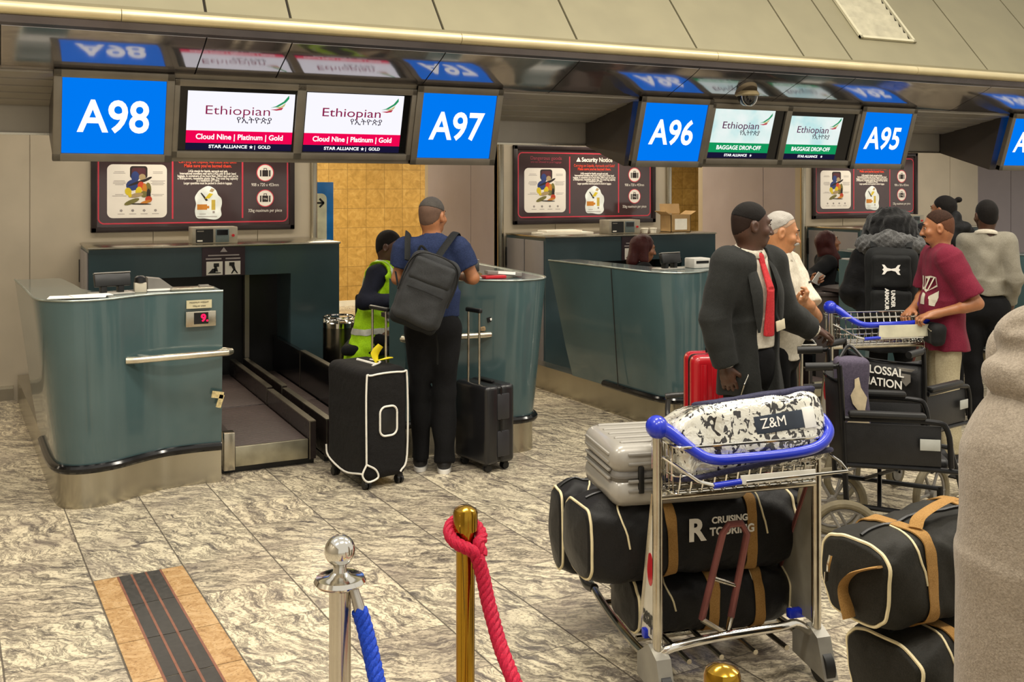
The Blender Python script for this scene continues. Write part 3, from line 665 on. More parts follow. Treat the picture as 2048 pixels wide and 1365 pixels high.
# blue wayfinding panel in the passage
t = T('direction_sign', 'tall blue direction panel with a white inset and black arrow', 'sign', (2.84, 10.6, 1.17))
B().span((.0, 0, 0), (.33, .04, .72), .003).o('panel', M('sign_blue', '1273c4', .35), t)
B().prism([(x, z) for x, z in rrect(-.02, .07, .255, .60, .06)], -.006, -.0, 'y').o('inset', M('sign_cream', 'dfe0c4', .5), t, smooth=False)
b = B(); b.box((.17, -.008, .50), (.11, .004, .02)); b.box((.20, -.008, .522), (.065, .004, .02), rot=(0, R(45), 0)); b.box((.20, -.008, .478), (.065, .004, .02), rot=(0, R(-45), 0)); b.o('arrow', BLACK, t, smooth=False)
B().cyl((.16, .02, -1.155), (.16, .02, .01), .02).o('stand_post', STEELD, t); B().lathe([(.14, -1.17), (.14, -1.16), (.02, -1.15)], (.16, .02, 0)).o('stand_base', STEELD, t)
# camera dome
t = T('camera_dome', 'round security camera dome hanging from the soffit above the A96 sign', 'security camera', (5.43, 6.60, 2.60))
B().lathe([(.02, .02), (.085, .02), (.095, .0), (.10, -.012), (.085, -.022), (.02, -.022)]).o('mount_ring', M('cream_mount', 'b3a27c', .4), t)
B().lathe([(.001, -.1), (.03, -.097), (.055, -.08), (.072, -.05), (.078, -.022), (.0, -.018)]).o('dome', M('smoked_dome', '141416', .05, 0, .02, 4, coat=.8), t)
b = B(); b.tube([(.078 * math.cos(a), .0 - .03, -.022 - .08 * math.sin(a)) for a in [PI * i / 16 for i in range(17)]], .004, 8); b.o('rim', CHROME, t)
for x in (-2.4, 1.65, 5.85, 10.05): area('added_wall_fill', (x, 8.75, 2.88), 3.4, .5, 52, (1, .88, .70))  # fill lights added to brighten the back wall, not fittings of the hall

for k in range(3): spot('picture_lamp', (1.62 + PER * k, 9.52, 2.85), (1.62 + PER * k, 9.84, 2.12), 26, (1, .88, .68), 38, .9, .03)
# ---------------------------------------------------------------- surface-net modelling for soft shapes
def nets(f, org, h):
    s = f < 0; c = [s[i:s.shape[0] - 1 + i, j:s.shape[1] - 1 + j, k:s.shape[2] - 1 + k] for i in (0, 1) for j in (0, 1) for k in (0, 1)]
    anyc = np.zeros_like(c[0]); allc = np.ones_like(c[0])
    for q in c: anyc |= q; allc &= q
    m = anyc & ~allc; ids = np.argwhere(m); idx = np.full(m.shape, -1, np.int64); idx[m] = np.arange(len(ids))
    offs = np.array([(i, j, k) for i in (0, 1) for j in (0, 1) for k in (0, 1)])
    fv = [f[ids[:, 0] + o[0], ids[:, 1] + o[1], ids[:, 2] + o[2]] for o in offs]
    pos = np.zeros((len(ids), 3)); cnt = np.zeros(len(ids))
    for a in range(8):
        for b in range(a + 1, 8):
            if abs(offs[a] - offs[b]).sum() != 1: continue
            x = (fv[a] < 0) != (fv[b] < 0); t = np.where(x, fv[a] / np.where(x, fv[a] - fv[b], 1), 0)
            pos += np.where(x[:, None], offs[a] + t[:, None] * (offs[b] - offs[a]), 0); cnt += x
    verts = (ids + pos / cnt[:, None]) * h + org
    faces = []
    for ax in range(3):
        o1, o2 = [(1, 2), (2, 0), (0, 1)][ax]
        sl = [slice(None)] * 3; sl2 = list(sl); sl[ax] = slice(0, -1); sl2[ax] = slice(1, None)
        e = s[tuple(sl)] != s[tuple(sl2)]; fl = s[tuple(sl)]
        p = np.argwhere(e); ok = (p[:, o1] > 0) & (p[:, o2] > 0) & (p[:, o1] < s.shape[o1] - 1) & (p[:, o2] < s.shape[o2] - 1); p = p[ok]
        fw = fl[p[:, 0], p[:, 1], p[:, 2]]
        q = []
        for d1, d2 in ((-1, -1), (0, -1), (0, 0), (-1, 0)):
            r_ = p.copy(); r_[:, o1] += d1; r_[:, o2] += d2; q.append(idx[r_[:, 0], r_[:, 1], r_[:, 2]])
        q = np.stack(q, 1); q[~fw] = q[~fw][:, ::-1]; faces.append(q)
    return verts, np.concatenate(faces)
def smin(a, b, k):
    if k <= 0: return np.minimum(a, b)
    h = np.maximum(k - np.abs(a - b), 0) / k
    return np.minimum(a, b) - h * h * k * .25
class SDF:
    def __init__(s): s.ops = []
    def add(s, kind, k, *a): s.ops.append(('+', kind, k, a)); return s
    def sub(s, kind, k, *a): s.ops.append(('-', kind, k, a)); return s
    def cut(s, n, p): n = np.array(n, float); n /= np.linalg.norm(n); s.ops.append(('&', 'plane', 0, (n, np.array(p, float)))); return s   # keeps the side against n
    def cap(s, a, b, ra, rb, k=.02, sc=None): return s.add('cap', k, np.array(a, float), np.array(b, float), ra, rb, sc)
    def ell(s, c, r, k=.02, rot=None): return s.add('ell', k, np.array(c, float), np.array(r, float), None if rot is None else np.array(rot, float))
    def cone(s, a, b, ra, rb, k=.02, sc=None): return s.add('cone', k, np.array(a, float), np.array(b, float), ra, rb, sc)
    def rbox(s, c, hs, r, k=.01, rot=None): return s.add('box', k, np.array(c, float), np.array(hs, float), r, None if rot is None else np.array(rot, float))
    @staticmethod
    def bb(kind, a):
        if kind in ('cap', 'cone'):
            r = max(a[2], a[3]) * 1.45 * (1 if a[4] is None else max(1, max(a[4]))); return np.minimum(a[0], a[1]) - r, np.maximum(a[0], a[1]) + r
        r = np.linalg.norm(a[1]) if a[-1] is not None else a[1]
        if kind == 'box' and a[3] is None: r = a[1]
        return a[0] - r, a[0] + r
    @staticmethod
    def ev(kind, a, P):
        if kind in ('cap', 'cone'):
            p0, p1, ra, rb, sc = a; q = P - p0; d = p1 - p0
            sm = 1.
            if sc is not None: sc = np.array(sc); q = q / sc; d = d / sc; sm = sc.min()
            L2 = d @ d; t = (q @ d) / L2; tc = np.clip(t, 0, 1); r = ra + (rb - ra) * tc
            if kind == 'cap': return (np.linalg.norm(q - tc[..., None] * d, axis=-1) - r) * sm
            rad = np.linalg.norm(q - t[..., None] * d, axis=-1) - r; ax = (np.abs(t - .5) - .5) * math.sqrt(L2)
            return np.maximum(rad, ax) * sm
        if kind == 'ell':
            q = P - a[0]
            if a[2] is not None: q = q @ a[2]
            k0 = np.linalg.norm(q / a[1], axis=-1); k1 = np.linalg.norm(q / (a[1] ** 2), axis=-1)
            return k0 * (k0 - 1) / np.maximum(k1, 1e-6)
        if kind == 'box':
            q = P - a[0]
            if a[3] is not None: q = q @ a[3]
            d = np.abs(q) - (a[1] - a[2]); return np.linalg.norm(np.maximum(d, 0), axis=-1) + np.minimum(d.max(-1), 0) - a[2]
        if kind == 'plane': return (P - a[1]) @ a[0]
    def mesh(s, name, h, fold=0., ff=26., seed=0, stretch=(1, 1, 1), noise_amp=0.):
        bbs = [s.bb(k, a) for m, k, kk, a in s.ops if m == '+']
        lo = np.min([b_[0] for b_ in bbs], 0) - 3 * h - fold; hi = np.max([b_[1] for b_ in bbs], 0) + 3 * h + fold
        n = np.ceil((hi - lo) / h).astype(int) + 1
        ax = [(lo[i] + np.arange(n[i]) * h).astype(np.float32) for i in range(3)]
        F = np.full(n, 9., np.float32)
        for m, kind, k, a in s.ops:
            if kind == 'plane': sl = [slice(None)] * 3
            else:
                b0, b1 = s.bb(kind, a); mg = k + 3 * h + .03
                sl = [slice(max(0, int((b0[i] - mg - lo[i]) / h)), max(0, int((b1[i] + mg - lo[i]) / h) + 2)) for i in range(3)]
            g = np.stack(np.meshgrid(*[ax[i][sl[i]] for i in range(3)], indexing='ij'), -1)
            if g.size == 0: continue
            d = s.ev(kind, a, g).astype(np.float32); cur = F[tuple(sl)]
            if m == '+': F[tuple(sl)] = smin(cur, d, k)
            elif m == '-': F[tuple(sl)] = -smin(-cur, d, k)
            else: F[tuple(sl)] = np.maximum(cur, d)
        if fold:
            near = np.argwhere(np.abs(F) < fold * 3 + 3 * h); P = near * h + lo; P = P * np.array(stretch); r = np.random.default_rng(seed); v = np.zeros(len(P)); am = 0
            for i in range(5):
                a1 = r.normal(size=3); a1 /= np.linalg.norm(a1); a2 = r.normal(size=3); fr = ff * (1 + i * .55)
                v += np.sin(P @ a1 * fr + 1.6 * np.sin(P @ a2 * ff * .35 + i) + 6 * r.random()) / (1 + .5 * i); am += 1 / (1 + .5 * i)
            F[near[:, 0], near[:, 1], near[:, 2]] += (fold * v / am * 1.6).astype(np.float32)
        v, q = nets(F, lo, h)
        me = bpy.data.meshes.new(name); me.from_pydata(v.tolist(), [], q.tolist()); me.update()
        me.polygons.foreach_set('use_smooth', [True] * len(me.polygons)); return me
    def o(s, name, mat, parent=None, h=.008, loc=None, rot=None, label=None, **kw): return link(name, s.mesh(name, h, **kw), mat, parent, loc, rot, label)

# ---------------------------------------------------------------- stanchions and ropes
def rope(name, pts, r, mat, parent=None, pitch=.05, label=None, sub=14):
    p = spline([V(q) for q in pts], sub); b = B()
    # resample evenly
    L_ = [0]
    for a, c in zip(p, p[1:]): L_.append(L_[-1] + (c - a).length)
    n = max(8, int(L_[-1] / .006)); out = []
    for i in range(n + 1):
        t = L_[-1] * i / n; j = min(max(1, int(np.searchsorted(L_, t))), len(p) - 1); f = (t - L_[j - 1]) / max(1e-6, L_[j] - L_[j - 1]); out.append(p[j - 1].lerp(p[j], f))
    nrm = None; st = [[], [], [], []]
    for i, q in enumerate(out):
        tg = (out[min(i + 1, n)] - out[max(i - 1, 0)]).normalized(); k = V((1, 0, 0)) if nrm is None else nrm; k = (k - tg * k.dot(tg)).normalized(); nrm = k; bi = tg.cross(k)
        for s_ in range(4):
            ph = 2 * PI * (s_ / 4 + L_[-1] * i / n / pitch / 2); st[s_].append(q + (k * math.cos(ph) + bi * math.sin(ph)) * r * .52)
    for s_ in st: b.tube(s_, r * .56, 8)
    return b.o(name, mat, parent, label=label)
def base_disc(t): B().lathe([(.001, 0), (.16, 0), (.16, .012), (.14, .022), (.05, .035), (.03, .05)], seg=40).o('base', CHROME if 'silver' in t['label'] else GOLD, t)
SIL = M('satin_silver_post', 'c9c3b8', .2, 1, .03, 5)
t = T('stanchion', 'silver stanchion post with a round ball finial and blue rope', 'stanchion', (.771, 2.521, 0), 0, 'rope stanchions in the foreground'); base_disc(t)
B().cyl((0, 0, .03), (0, 0, .835), .0275, seg=32).o('post', SIL, t)
B().lathe([(.028, .825), (.06, .84), (.066, .848), (.06, .858), (.03, .862), (.018, .872), (.016, .885), (.02, .892)], seg=40).o('collar', CHROME, t)
B().ball((0, 0, .925), .039, u=32, v=20).o('ball_finial', CHROME, t)
ROPEB = cloth('blue_rope', '1f49c4', '12308c', .6, bstr=.1, fine=200); ROPER = cloth('red_rope', 'c4203e', '8e1430', .6, bstr=.1, fine=200)
t = T('blue_rope', 'twisted blue barrier rope hooked to the silver ball-topped stanchion', 'rope', (.80, 2.50, .83), 0, 'twisted barrier ropes')
B().cyl((0.0, .0, .0), (.012, -.02, -.055), .012, .015).o('end_ferrule', M('ferrule', 'b9b5ae', .3, .9), t)
b = B(); b.tube([(-.008, .012, .012), (-.002, .004, .006), (0, 0, 0)], .004, 8); b.o('hook', CHROME, t)
rope('strand', [(.010, -.018, -.05), (.02, -.05, -.11), (.02, -.16, -.23), (.0, -.35, -.38), (-.03, -.65, -.48), (-.05, -1.1, -.42)], .02, ROPEB, t, .038)
for nm, (x, y), lb in (('stanchion', (1.166, 2.628), 'brass stanchion post with red rope knotted round its top'), ('stanchion', (1.21, 1.542), 'brass stanchion at bottom edge with only its domed cap showing')):
    t = T(nm, lb, 'stanchion', (x, y, 0), 0, 'rope stanchions in the foreground'); base_disc(t)
    B().cyl((0, 0, .03), (0, 0, .90), .0262, seg=32).o('post', GOLD, t)
    B().lathe([(.027, .885), (.0345, .886), (.0345, .935), (.031, .944), (.018, .952), (.001, .955)], seg=40).o('cap', GOLD, t)
t = T('red_rope', 'twisted red barrier rope looped round the brass post and hanging down', 'rope', (1.166, 2.628, .87), 0, 'twisted barrier ropes')
lp = [(.045 * math.cos(a) , .045 * math.sin(a), .03 - .05 * (1 - math.sin(a)) * .5 ) for a in [R(x) for x in range(-60, 241, 25)]]
rope('loop', [(.03, -.05, -.045)] + [(x, y, z) for x, y, z in lp] + [(.0, -.052, -.03), (.018, -.052, -.06)], .017, ROPER, t, .036)
rope('strand', [(.012, -.055, -.045), (.022, -.065, -.09), (.028, -.10, -.17), (.03, -.2, -.28), (.04, -.42, -.42), (.05, -.7, -.44), (.045, -1.0, -.05)], .0195, ROPER, t, .038)

# ---------------------------------------------------------------- luggage trolleys
def trolley(label, loc, rz, first=True, plates=True):
    t = T('luggage_trolley', label, 'luggage trolley', (*loc, 0), rz, 'airport luggage trolleys')
    hw = .325
    for sx in (-1, 1):
        x = sx * hw
        B().cyl((x, 0, .12), (x, 0, .955), .0185, seg=16).o('post', CHROMEW, t)
        B().tube([(x, -.0, .13), (x, .2, .115), (x * .95, .5, .115), (x * .88, .78, .13)], .016, 10, smooth=3).o('base_rail', CHROMEW, t)
        b = B(); b.prism([(-.10, .03), (.12, .05), (.12, .13), (.02, .2), (-.05, .17)], x - .028, x + .028, 'x'); b.o('wheel_bracket', M('bracket_grey', '98958c', .4, .5), t)
        B().cyl((x - .018, -.04, .062), (x + .018, -.04, .062), .062, seg=24).o('wheel', RUBBER, t)
        B().box((x * .93, .10, .205), (.075, .03, .035), bev=.006).o('stopper', BLUEP, t)
        # side advert plate
        pl = B(); yb = .30 if sx > 0 else .15
        pl.prism([(.02, .20), (yb, .20), (.04, .72), (.02, .72)], x * 1.0 - sx * .004 - .003, x - sx * .004 + .003, 'x'); p_ = pl.o('side_plate', M('plate_grey' if sx > 0 else 'plate_white', '8d897c' if sx > 0 else 'cfcabb', .35, .2 if sx > 0 else 0), t)
        B().tube([(x - sx * .004, yb + .005, .20), (x - sx * .004, .04, .735)], .011, 8).o('plate_bar', M('faded_red_tube', '7c4a46', .35, .5, .1, 9) if sx > 0 else CHROMEW, t)
        if sx < 0 and plates:
            text('asap!', .10, BLACK, p_, (x - .0005, .075, .27), (PI / 2, 0, -PI / 2), bold=.002, width=.10)
            B().prism([(.065 + .026 * math.cos(a * PI / 10), .45 + .06 * math.sin(a * PI / 10)) for a in range(20)], x - .0005, x + .001, 'x').o('red_dot', REDP, p_)
    b = B(); b.tube([(-hw, 0, .16), (-hw + .05, -.02, .195), (-.1, -.03, .215), (.15, -.03, .22), (hw - .09, -.01, .215), (hw, .02, .15)], .0165, 12, smooth=4); b.o('cross_bar', CHROME, t)
    B().cyl((-hw, 0, .735), (hw, 0, .735), .0165, seg=12).o('basket_bar', CHROMEW, t)
    b = B(); b.tube([(-.12, .06, .245), (-.055, .02, .57), (-.03, .02, .60), (.02, .02, .60), (.045, .02, .56), (.0, .06, .24)], [.0135] * 6, 10); b.o('support_loop', M('faded_red_tube', '7c4a46', .35, .5, .1, 9), t)
    B().cyl((-.085, .045, .40), (.018, .045, .36), .009).o('support_link', CHROMEW, t)
    B().tube([(-.12, .06, .245), (-.06, -.02, .215), (.0, .06, .24)], .011, 8).o('support_foot', CHROMEW, t)
    # deck: tubes running forward and the front bumper
    b = B()
    for x in (-.2, -.07, .07, .2): b.tube([(x, .0, .125), (x, .75, .12)], .010, 8)
    b.tube([(-.3, .25, .115), (.3, .25, .115)], .012, 8); b.tube([(-.29, .6, .115), (.29, .6, .115)], .012, 8); b.o('deck', CHROMEW, t)
    b = B(); b.tube([(-.29, .72, .13), (-.295, .80, .12), (-.29, .87, .16), (-.27, .90, .27), (-.25, .885, .30), (.25, .885, .30), (.27, .90, .27), (.29, .87, .16), (.295, .80, .12), (.29, .72, .13)], .02, 12, smooth=3); b.o('front_bumper', M('bumper_grey', '3c3b3a', .3, .3), t)
    B().cyl((-.02, .62, .05), (.02, .62, .05), .05, seg=24).o('front_wheel', RUBBER, t); B().span((-.03, .60, .05), (.03, .64, .12)).o('front_fork', STEELD, t)
    # handle
    b = B(); b.tube([(-hw, .0, .985), (-hw + .035, -.025, .97), (-hw + .10, -.075, .915), (-hw + .16, -.11, .885), (-.05, -.12, .882), (hw - .16, -.115, .885), (hw - .05, -.10, .90), (hw + .015, -.06, .935), (hw + .02, -.01, .97), (hw + .005, .02, .985)], [.030, .024, .0195, .0185, .0185, .0185, .019, .02, .022, .024], 14, smooth=6); b.o('handle', BLUEP, t)
    B().ball((-hw, .005, .983), .042, (.95, 1.15, 1.0)).o('handle_knob', BLUEP, t)
    B().ball((hw + .005, .02, .985), .032, (.95, 1.15, 1.05)).o('handle_knob', BLUEP, t)
    # wire basket
    b = B(); wr = .0036; x0, x1, y0, y1, z0, z1 = -hw + .035, hw - .03, -.085, .17, .755, .925
    for z, g in ((z0, .0), (.82, .0), (z1, .0)): b.tube([(x, y, z) for x, y in rrect(x0, y0 + (z1 - z) * .15, x1, y1 - (z1 - z) * .2, .03, 4)], wr * (1.5 if z == z1 else 1), 6, closed=True)
    for i in range(13):
        x = x0 + .02 + (x1 - x0 - .04) * i / 12; b.tube([(x, y0 + .01, .83 if i % 1 == 0 else z1), (x, y0 + .03, z0), (x, y1 - .035, z0), (x, y1, z1)], wr, 6)
    for i in range(6):
        y = y0 + .04 + (y1 - y0 - .09) * i / 5; b.tube([(x0, y, z1), (x0 + .004, y, z0), (x1 - .004, y, z0), (x1, y, z1)], wr, 6)
    for y in (-.02, .05, .11):
        b.tube([(x0, y - .02, z1 - .02), (x0, y - .02, .80), (x0, y + .015, .80), (x0, y + .015, z1 - .02)], wr, 6)
    b.o('basket', CHROME, t)
    b = B(); b.tube([(-hw + .01, .0, .88), (-hw + .04, -.05, .86), (-hw + .10, -.125, .815), (-hw + .16, -.14, .80)], .006, 8); b.tube([(hw - .01, 0, .88), (hw + .04, -.1, .83), (hw + .04, -.14, .81), (-.05, -.14, .805)], .006, 8); b.o('holder_rod', CHROME, t)
    B().cyl((-hw + .15, -.14, .80), (-.07, -.14, .806), .011).o('blue_sleeve', BLUEP, t)
    B().box((.08, -.14, .812), (.30, .006, .03)).o('advert_strip', M('strip_white', 'd8d6cc', .4), t)
    return t
TR1 = trolley('nearest trolley, stacked with black duffels and the silver print bag', (2.43, 3.0), R(-10.1))
TR2 = trolley('empty-basket trolley held by the man in the maroon shirt', (5.27, 5.06), R(-15))
TR3 = trolley('trolley half hidden behind the white-haired man, left of the other empty one', (4.46, 5.34), R(-15))
TR2.scale = (1.06,) * 3
b = B(); b.box((.10, -.148, .845), (.36, .005, .075), rot=(.1, 0, 0)); b.o('advert_board', M('board_cream', 'd9d5bc', .5), TR2)
def on(tr, p):   # a point in a trolley's frame
    a = tr.rotation_euler.z; return (tr.location.x + p[0] * math.cos(a) - p[1] * math.sin(a), tr.location.y + p[0] * math.sin(a) + p[1] * math.cos(a), p[2])

# ---------------------------------------------------------------- duffel bags
NYL = cloth('black_nylon', '26241f', '15140f', .55, 600, .3, .1, 6, 260)
NYLB = cloth('black_nylon_shiny', '1f1e1e', '111111', .42, 600, .35, .1, 6, 260)
TAN = cloth('tan_webbing', 'a9824c', '86622f', .75, 900, .4, .1, 12, 300)
def sup(a, rx, rz, e=.62):
    c, s_ = math.cos(a), math.sin(a); return (rx * math.copysign(abs(c) ** e, c), rz * math.copysign(abs(s_) ** e, s_))
def duffel(label, loc, rz, L_=.8, rx=.16, rz_=.15, mat=None, straps=(-.16, .16), seed=1, rot=None, words=True, sag=.0, group='black and tan duffel bags', loops=True):
    mat = mat or NYLB
    t = T('duffel_bag', label, 'duffel bag', loc, rz, group, rot=rot)
    r = random.Random(seed); b = B(); N = 72; K = 64; rings = []
    ph = [r.random() * 6 for _ in range(8)]
    def sect(x, a, g=0.):
        u = x / (L_ / 2); f = (1 - abs(u) ** 7 * .22) * (1 - .03 * math.cos(3 * u + ph[0]))
        wob = 1 + .035 * math.sin(3 * a + ph[1] + 4 * u) + .022 * math.sin(5 * a + ph[2] - 9 * u) + .016 * math.sin(15 * u + 2 * a + ph[3] + 2 * math.sin(3 * a)) + .010 * math.sin(7 * a - 21 * u + ph[4] + 1.5 * math.sin(9 * u)) + .006 * math.sin(13 * a + 31 * u + ph[5])
        y, z = sup(a, rx * f * wob + g, rz_ * f * wob + g); return (x, y, rz_ + z - sag * u * u * (1 if z > 0 else .0) * .5)
    xs = [-L_ / 2 + L_ * i / K for i in range(K + 1)]
    for x in [xs[0]] * 3 + xs + [xs[-1]] * 3: rings.append([sect(x, 2 * PI * j / N) for j in range(N)])
    for q, f in ((0, .3), (1, .7), (2, .95)): rings[q] = [(xs[0] - .03 * (1 - f), y * f, rz_ + (z - rz_) * f) for x, y, z in rings[q]]; e = len(rings) - 1 - q; rings[e] = [(xs[-1] + .03 * (1 - f), y * f, rz_ + (z - rz_) * f) for x, y, z in rings[e]]
    b.loft(rings); b.o('body', mat, t, ang=70)
    for x in (xs[0] + .012, xs[-1] - .012): B().tube([sect(x, 2 * PI * j / N, .003) for j in range(N)], .0055, 6, closed=True).o('piping', CREAM, t)
    for x in (-L_ / 2 + .15, L_ / 2 - .15): B().tube([sect(x + .03 * math.sin(2 * a_), a_, .001) for a_ in [PI * .0 + 1.0 * PI * j / 20 for j in range(21)]], .0038, 6).o('piping', CREAM, t)
    for x in straps:
        b = B(); b.tube([sect(x, 2 * PI * j / N, .004) for j in range(N)], .024, 8, closed=True, flat=.14, up=None)
        # flatten towards the surface: webbing lies along x
        b = B(); w2 = .021; b.loft([[V(sect(x - w2, 2 * PI * j / N, .003)), V(sect(x + w2, 2 * PI * j / N, .003)), V(sect(x + w2, 2 * PI * j / N, .007)), V(sect(x - w2, 2 * PI * j / N, .007))] for j in range(N + 1)], caps=False); b.o('strap', TAN, t, ang=60)
    if loops:
        b = B(); pts = [V(sect(straps[0], 1.9, .01)), V((straps[0] + .05, -.06, 2 * rz_ + .03)), V((0, -.04, 2 * rz_ + .05)), V((straps[1] - .05, -.05, 2 * rz_ + .03)), V(sect(straps[1], 1.9, .01))]
        b.tube(pts, .02, 8, smooth=5, flat=.2, up=(0, 0, 1)); b.o('carry_handle', TAN, t)
    b = B(); b.tube([sect(x, PI / 2, .003) for x in xs[3:-3]], .006, 6); b.o('zip', BLACK, t)
    if words:
        y = sect(0, 1.5 * PI - .62)[1]
        text('R', .115, M('thread_white', 'dcd8cc', .7), t, (-.025, -rx - .012, rz_ + .045), (PI / 2, 0, 0), 'emblem_letter', .004, depth=.002)
        text('CRUISING', .034, MATS['thread_white'], t, (.115, -rx - .012, rz_ + .078), (PI / 2, 0, 0), 'emblem_lettering', .001, depth=.002)
        text('TOURING', .042, MATS['thread_white'], t, (.125, -rx - .012, rz_ + .035), (PI / 2, 0, 0), 'emblem_lettering', .0012, depth=.002)
    return t
p = on(TR1, (.0, .31, .13)); duffel('lower black duffel with tan straps lying on the nearest trolley deck', p, R(-10), .66, .16, .115, straps=(-.02, .17), seed=4, words=False, loops=False)
p = on(TR1, (-.085, .31, .35)); duffel('upper black duffel lettered in white, tan straps, on the nearest trolley', p, R(-10), .88, .175, .155, straps=(-.12, .22), seed=2)
p = on(TR1, (-.22, .69, .22)); duffel('black duffel at the far left front of the nearest trolley, end-on', p, R(-18), .50, .135, .19, straps=(.02, .16), seed=8, words=False, loops=False, rot=None)
# grey suitcase lying on the duffels
def shell_case(label, loc, rz, sz, mat, ribs=0, cat='suitcase', group=None, rot=None, wheels=True, zipc=None, name='suitcase', bev=.035, handle=None):
    t = T(name, label, cat, loc, rz, group, rot); x, y, z = sz; z0 = .05 if wheels else 0
    B().box((0, -y * .255, z0 + (z - z0) / 2), (x, y * .47, z - z0), bev=bev, seg=4).o('front_shell', mat, t)
    B().box((0, y * .255, z0 + (z - z0) / 2), (x, y * .47, z - z0), bev=bev, seg=4).o('back_shell', mat, t)
    B().box((0, 0, z0 + (z - z0) / 2), (x - .012, y * .30, z - z0 - .012), bev=bev * .8, seg=3).o('zip_band', zipc or BLACK, t)
    if ribs:
        for sy in (-1, 1):
            b = B()
            for i in range(ribs):
                xx = -x / 2 + x * (i + 1) / (ribs + 1); b.box((xx, sy * y * .487, z0 + (z - z0) / 2), (x / (ribs + 1) * .62, y * .03, (z - z0) * .86), bev=.006)
            b.o('ribs', mat, t)
    if wheels:
        for sx in (-1, 1):
            for sy in (-1, 1):
                w_ = B().box((sx * (x / 2 - .055), sy * (y / 2 - .05), .047), (.04, .04, .03), bev=.008).o('wheel_housing', BLACK, t)
                b = B(); 
                for d in (-.012, .012): b.cyl((sx * (x / 2 - .055) + d - .008, sy * (y / 2 - .05), .024), (sx * (x / 2 - .055) + d + .008, sy * (y / 2 - .05), .024), .024, seg=20)
                b.o('wheel', RUBBER, w_)
    return t
GSH = M('silver_grey_shell', '9b978f', .3, .15, .03, 4, coat=.3)
p = on(TR1, (-.13, .53, .645)); gs = shell_case('silver grey hard-shell suitcase lying flat on top of the black duffels', p, R(-14), (.56, .24, .40), GSH, 0, rot=(PI / 2 * 0 + R(-90), 0, R(-14)), wheels=False, zipc=M('zip_grey', '6c6964', .5), bev=.05)
gs.location = (p[0], p[1], p[2] + .12)
for m in [c_ for c_ in gs.children]: m.location.z = -.40
b = B()
for i in range(5): b.box((0, -.10, -.14 + i * .07 - .2), (.47, .05, .03), bev=.012)
b.o('ribs', GSH, gs)
b = B()
for i in range(4): b.box((-.277, -.08 + .03 * i, -.2), (.014, .010, .30), bev=.003)
b.o('edge_groove', GSH, gs)
b = B()
for i in range(4): b.box((0, -.085 + .035 * i + (.03 if i > 1 else 0), -.20 - .199), (.44, .012, .012), bev=.004)
b.o('front_groove', M('groove_grey', '7d7a74', .4), gs)
B().box((.03, -.06, -.402), (.17, .035, .012), bev=.004).o('lock_plate', M('lock_grey', '8d8a84', .3, .4), gs); B().box((.0, -.06, -.409), (.045, .02, .004)).o('lock_dial', BLACK, gs); 
B().box((-.17, .01, -.40), (.022, .10, .016), bev=.004).o('clasp', BLACK, gs)

# printed silver bag in the basket of the nearest trolley
def leopard():
    t = NT('silver_black_print'); c = t.coord(); m_ = t.n('Mapping', {'Vector': c, 'Scale': (1.0, 1, .75)}).outputs[0]
    n = t.noise(m_, 34, 2, .5, 1.4); n2 = t.noise(c, 2.4, 2, .5)
    th = t.math('MULTIPLY_ADD', n2, .55); t.t.nodes[-1].inputs[2].default_value = .19
    k = t.math('GREATER_THAN', n, th)
    bb = t.mix(k, lin('221f1f'), t.ramp(t.noise(c, 7, 3), [(.35, 'cfcdc0'), (.65, 'e9e7db')]))
    return t.done({'Base Color': bb, 'Roughness': .14, 'Metallic': t.math('MULTIPLY', k, .35), 'Coat Weight': .8, 'Coat Roughness': .05}, t.noise(c, 16, 3, .6, .5), .55, .02)
LEO = leopard(); NAVY = cloth('navy_trim', '3a3a55', '26263a', .6)
p = on(TR1, (.05, .01, .775))
pb = T('print_bag', 'silver and black printed clear-covered bag labelled Z&M, in the trolley basket', 'bag', p, rot=(R(-14), R(-4.5), R(-10.1)))
s = SDF(); s.rbox((.0, .0, .155), (.315, .115, .125), .05); s.mesh
pbm = SDF(); pbm.rbox((0, 0, .155), (.315, .11, .13), .055, 0).sub('ell', .05, np.array((-.37, 0, .34)), np.array((.17, .3, .11)), None)
pbm.o('body', LEO, pb, .008, fold=.006, ff=22, seed=3)
lid = SDF(); lid.rbox((.075, .0, .278), (.225, .082, .014), .012, 0); lid.o('lid_panel', NAVY, pb, .007, rot=(0, R(0), 0), fold=.003, seed=2)
rp = rrect(-.312, -.11, .312, .11, .05, 5)
B().tube([(x, y, .045 + .01 * math.sin(8 * x)) for x, y in rp], .010, 8, closed=True).o('lower_trim', NAVY, pb)
B().box((.10, -.113, .18), (.20, .006, .065), bev=.002).o('label_plate', M('navy_label', '2c3440', .25, 0, .12, 9), pb)
B().box((.225, -.112, .18), (.05, .006, .075), bev=.002).o('white_patch', M('foil_white', 'dcdcd6', .2), pb)
text('Z&M', .052, PAPER, pb, (.075, -.1175, .182), (PI / 2, 0, 0), depth=.002)

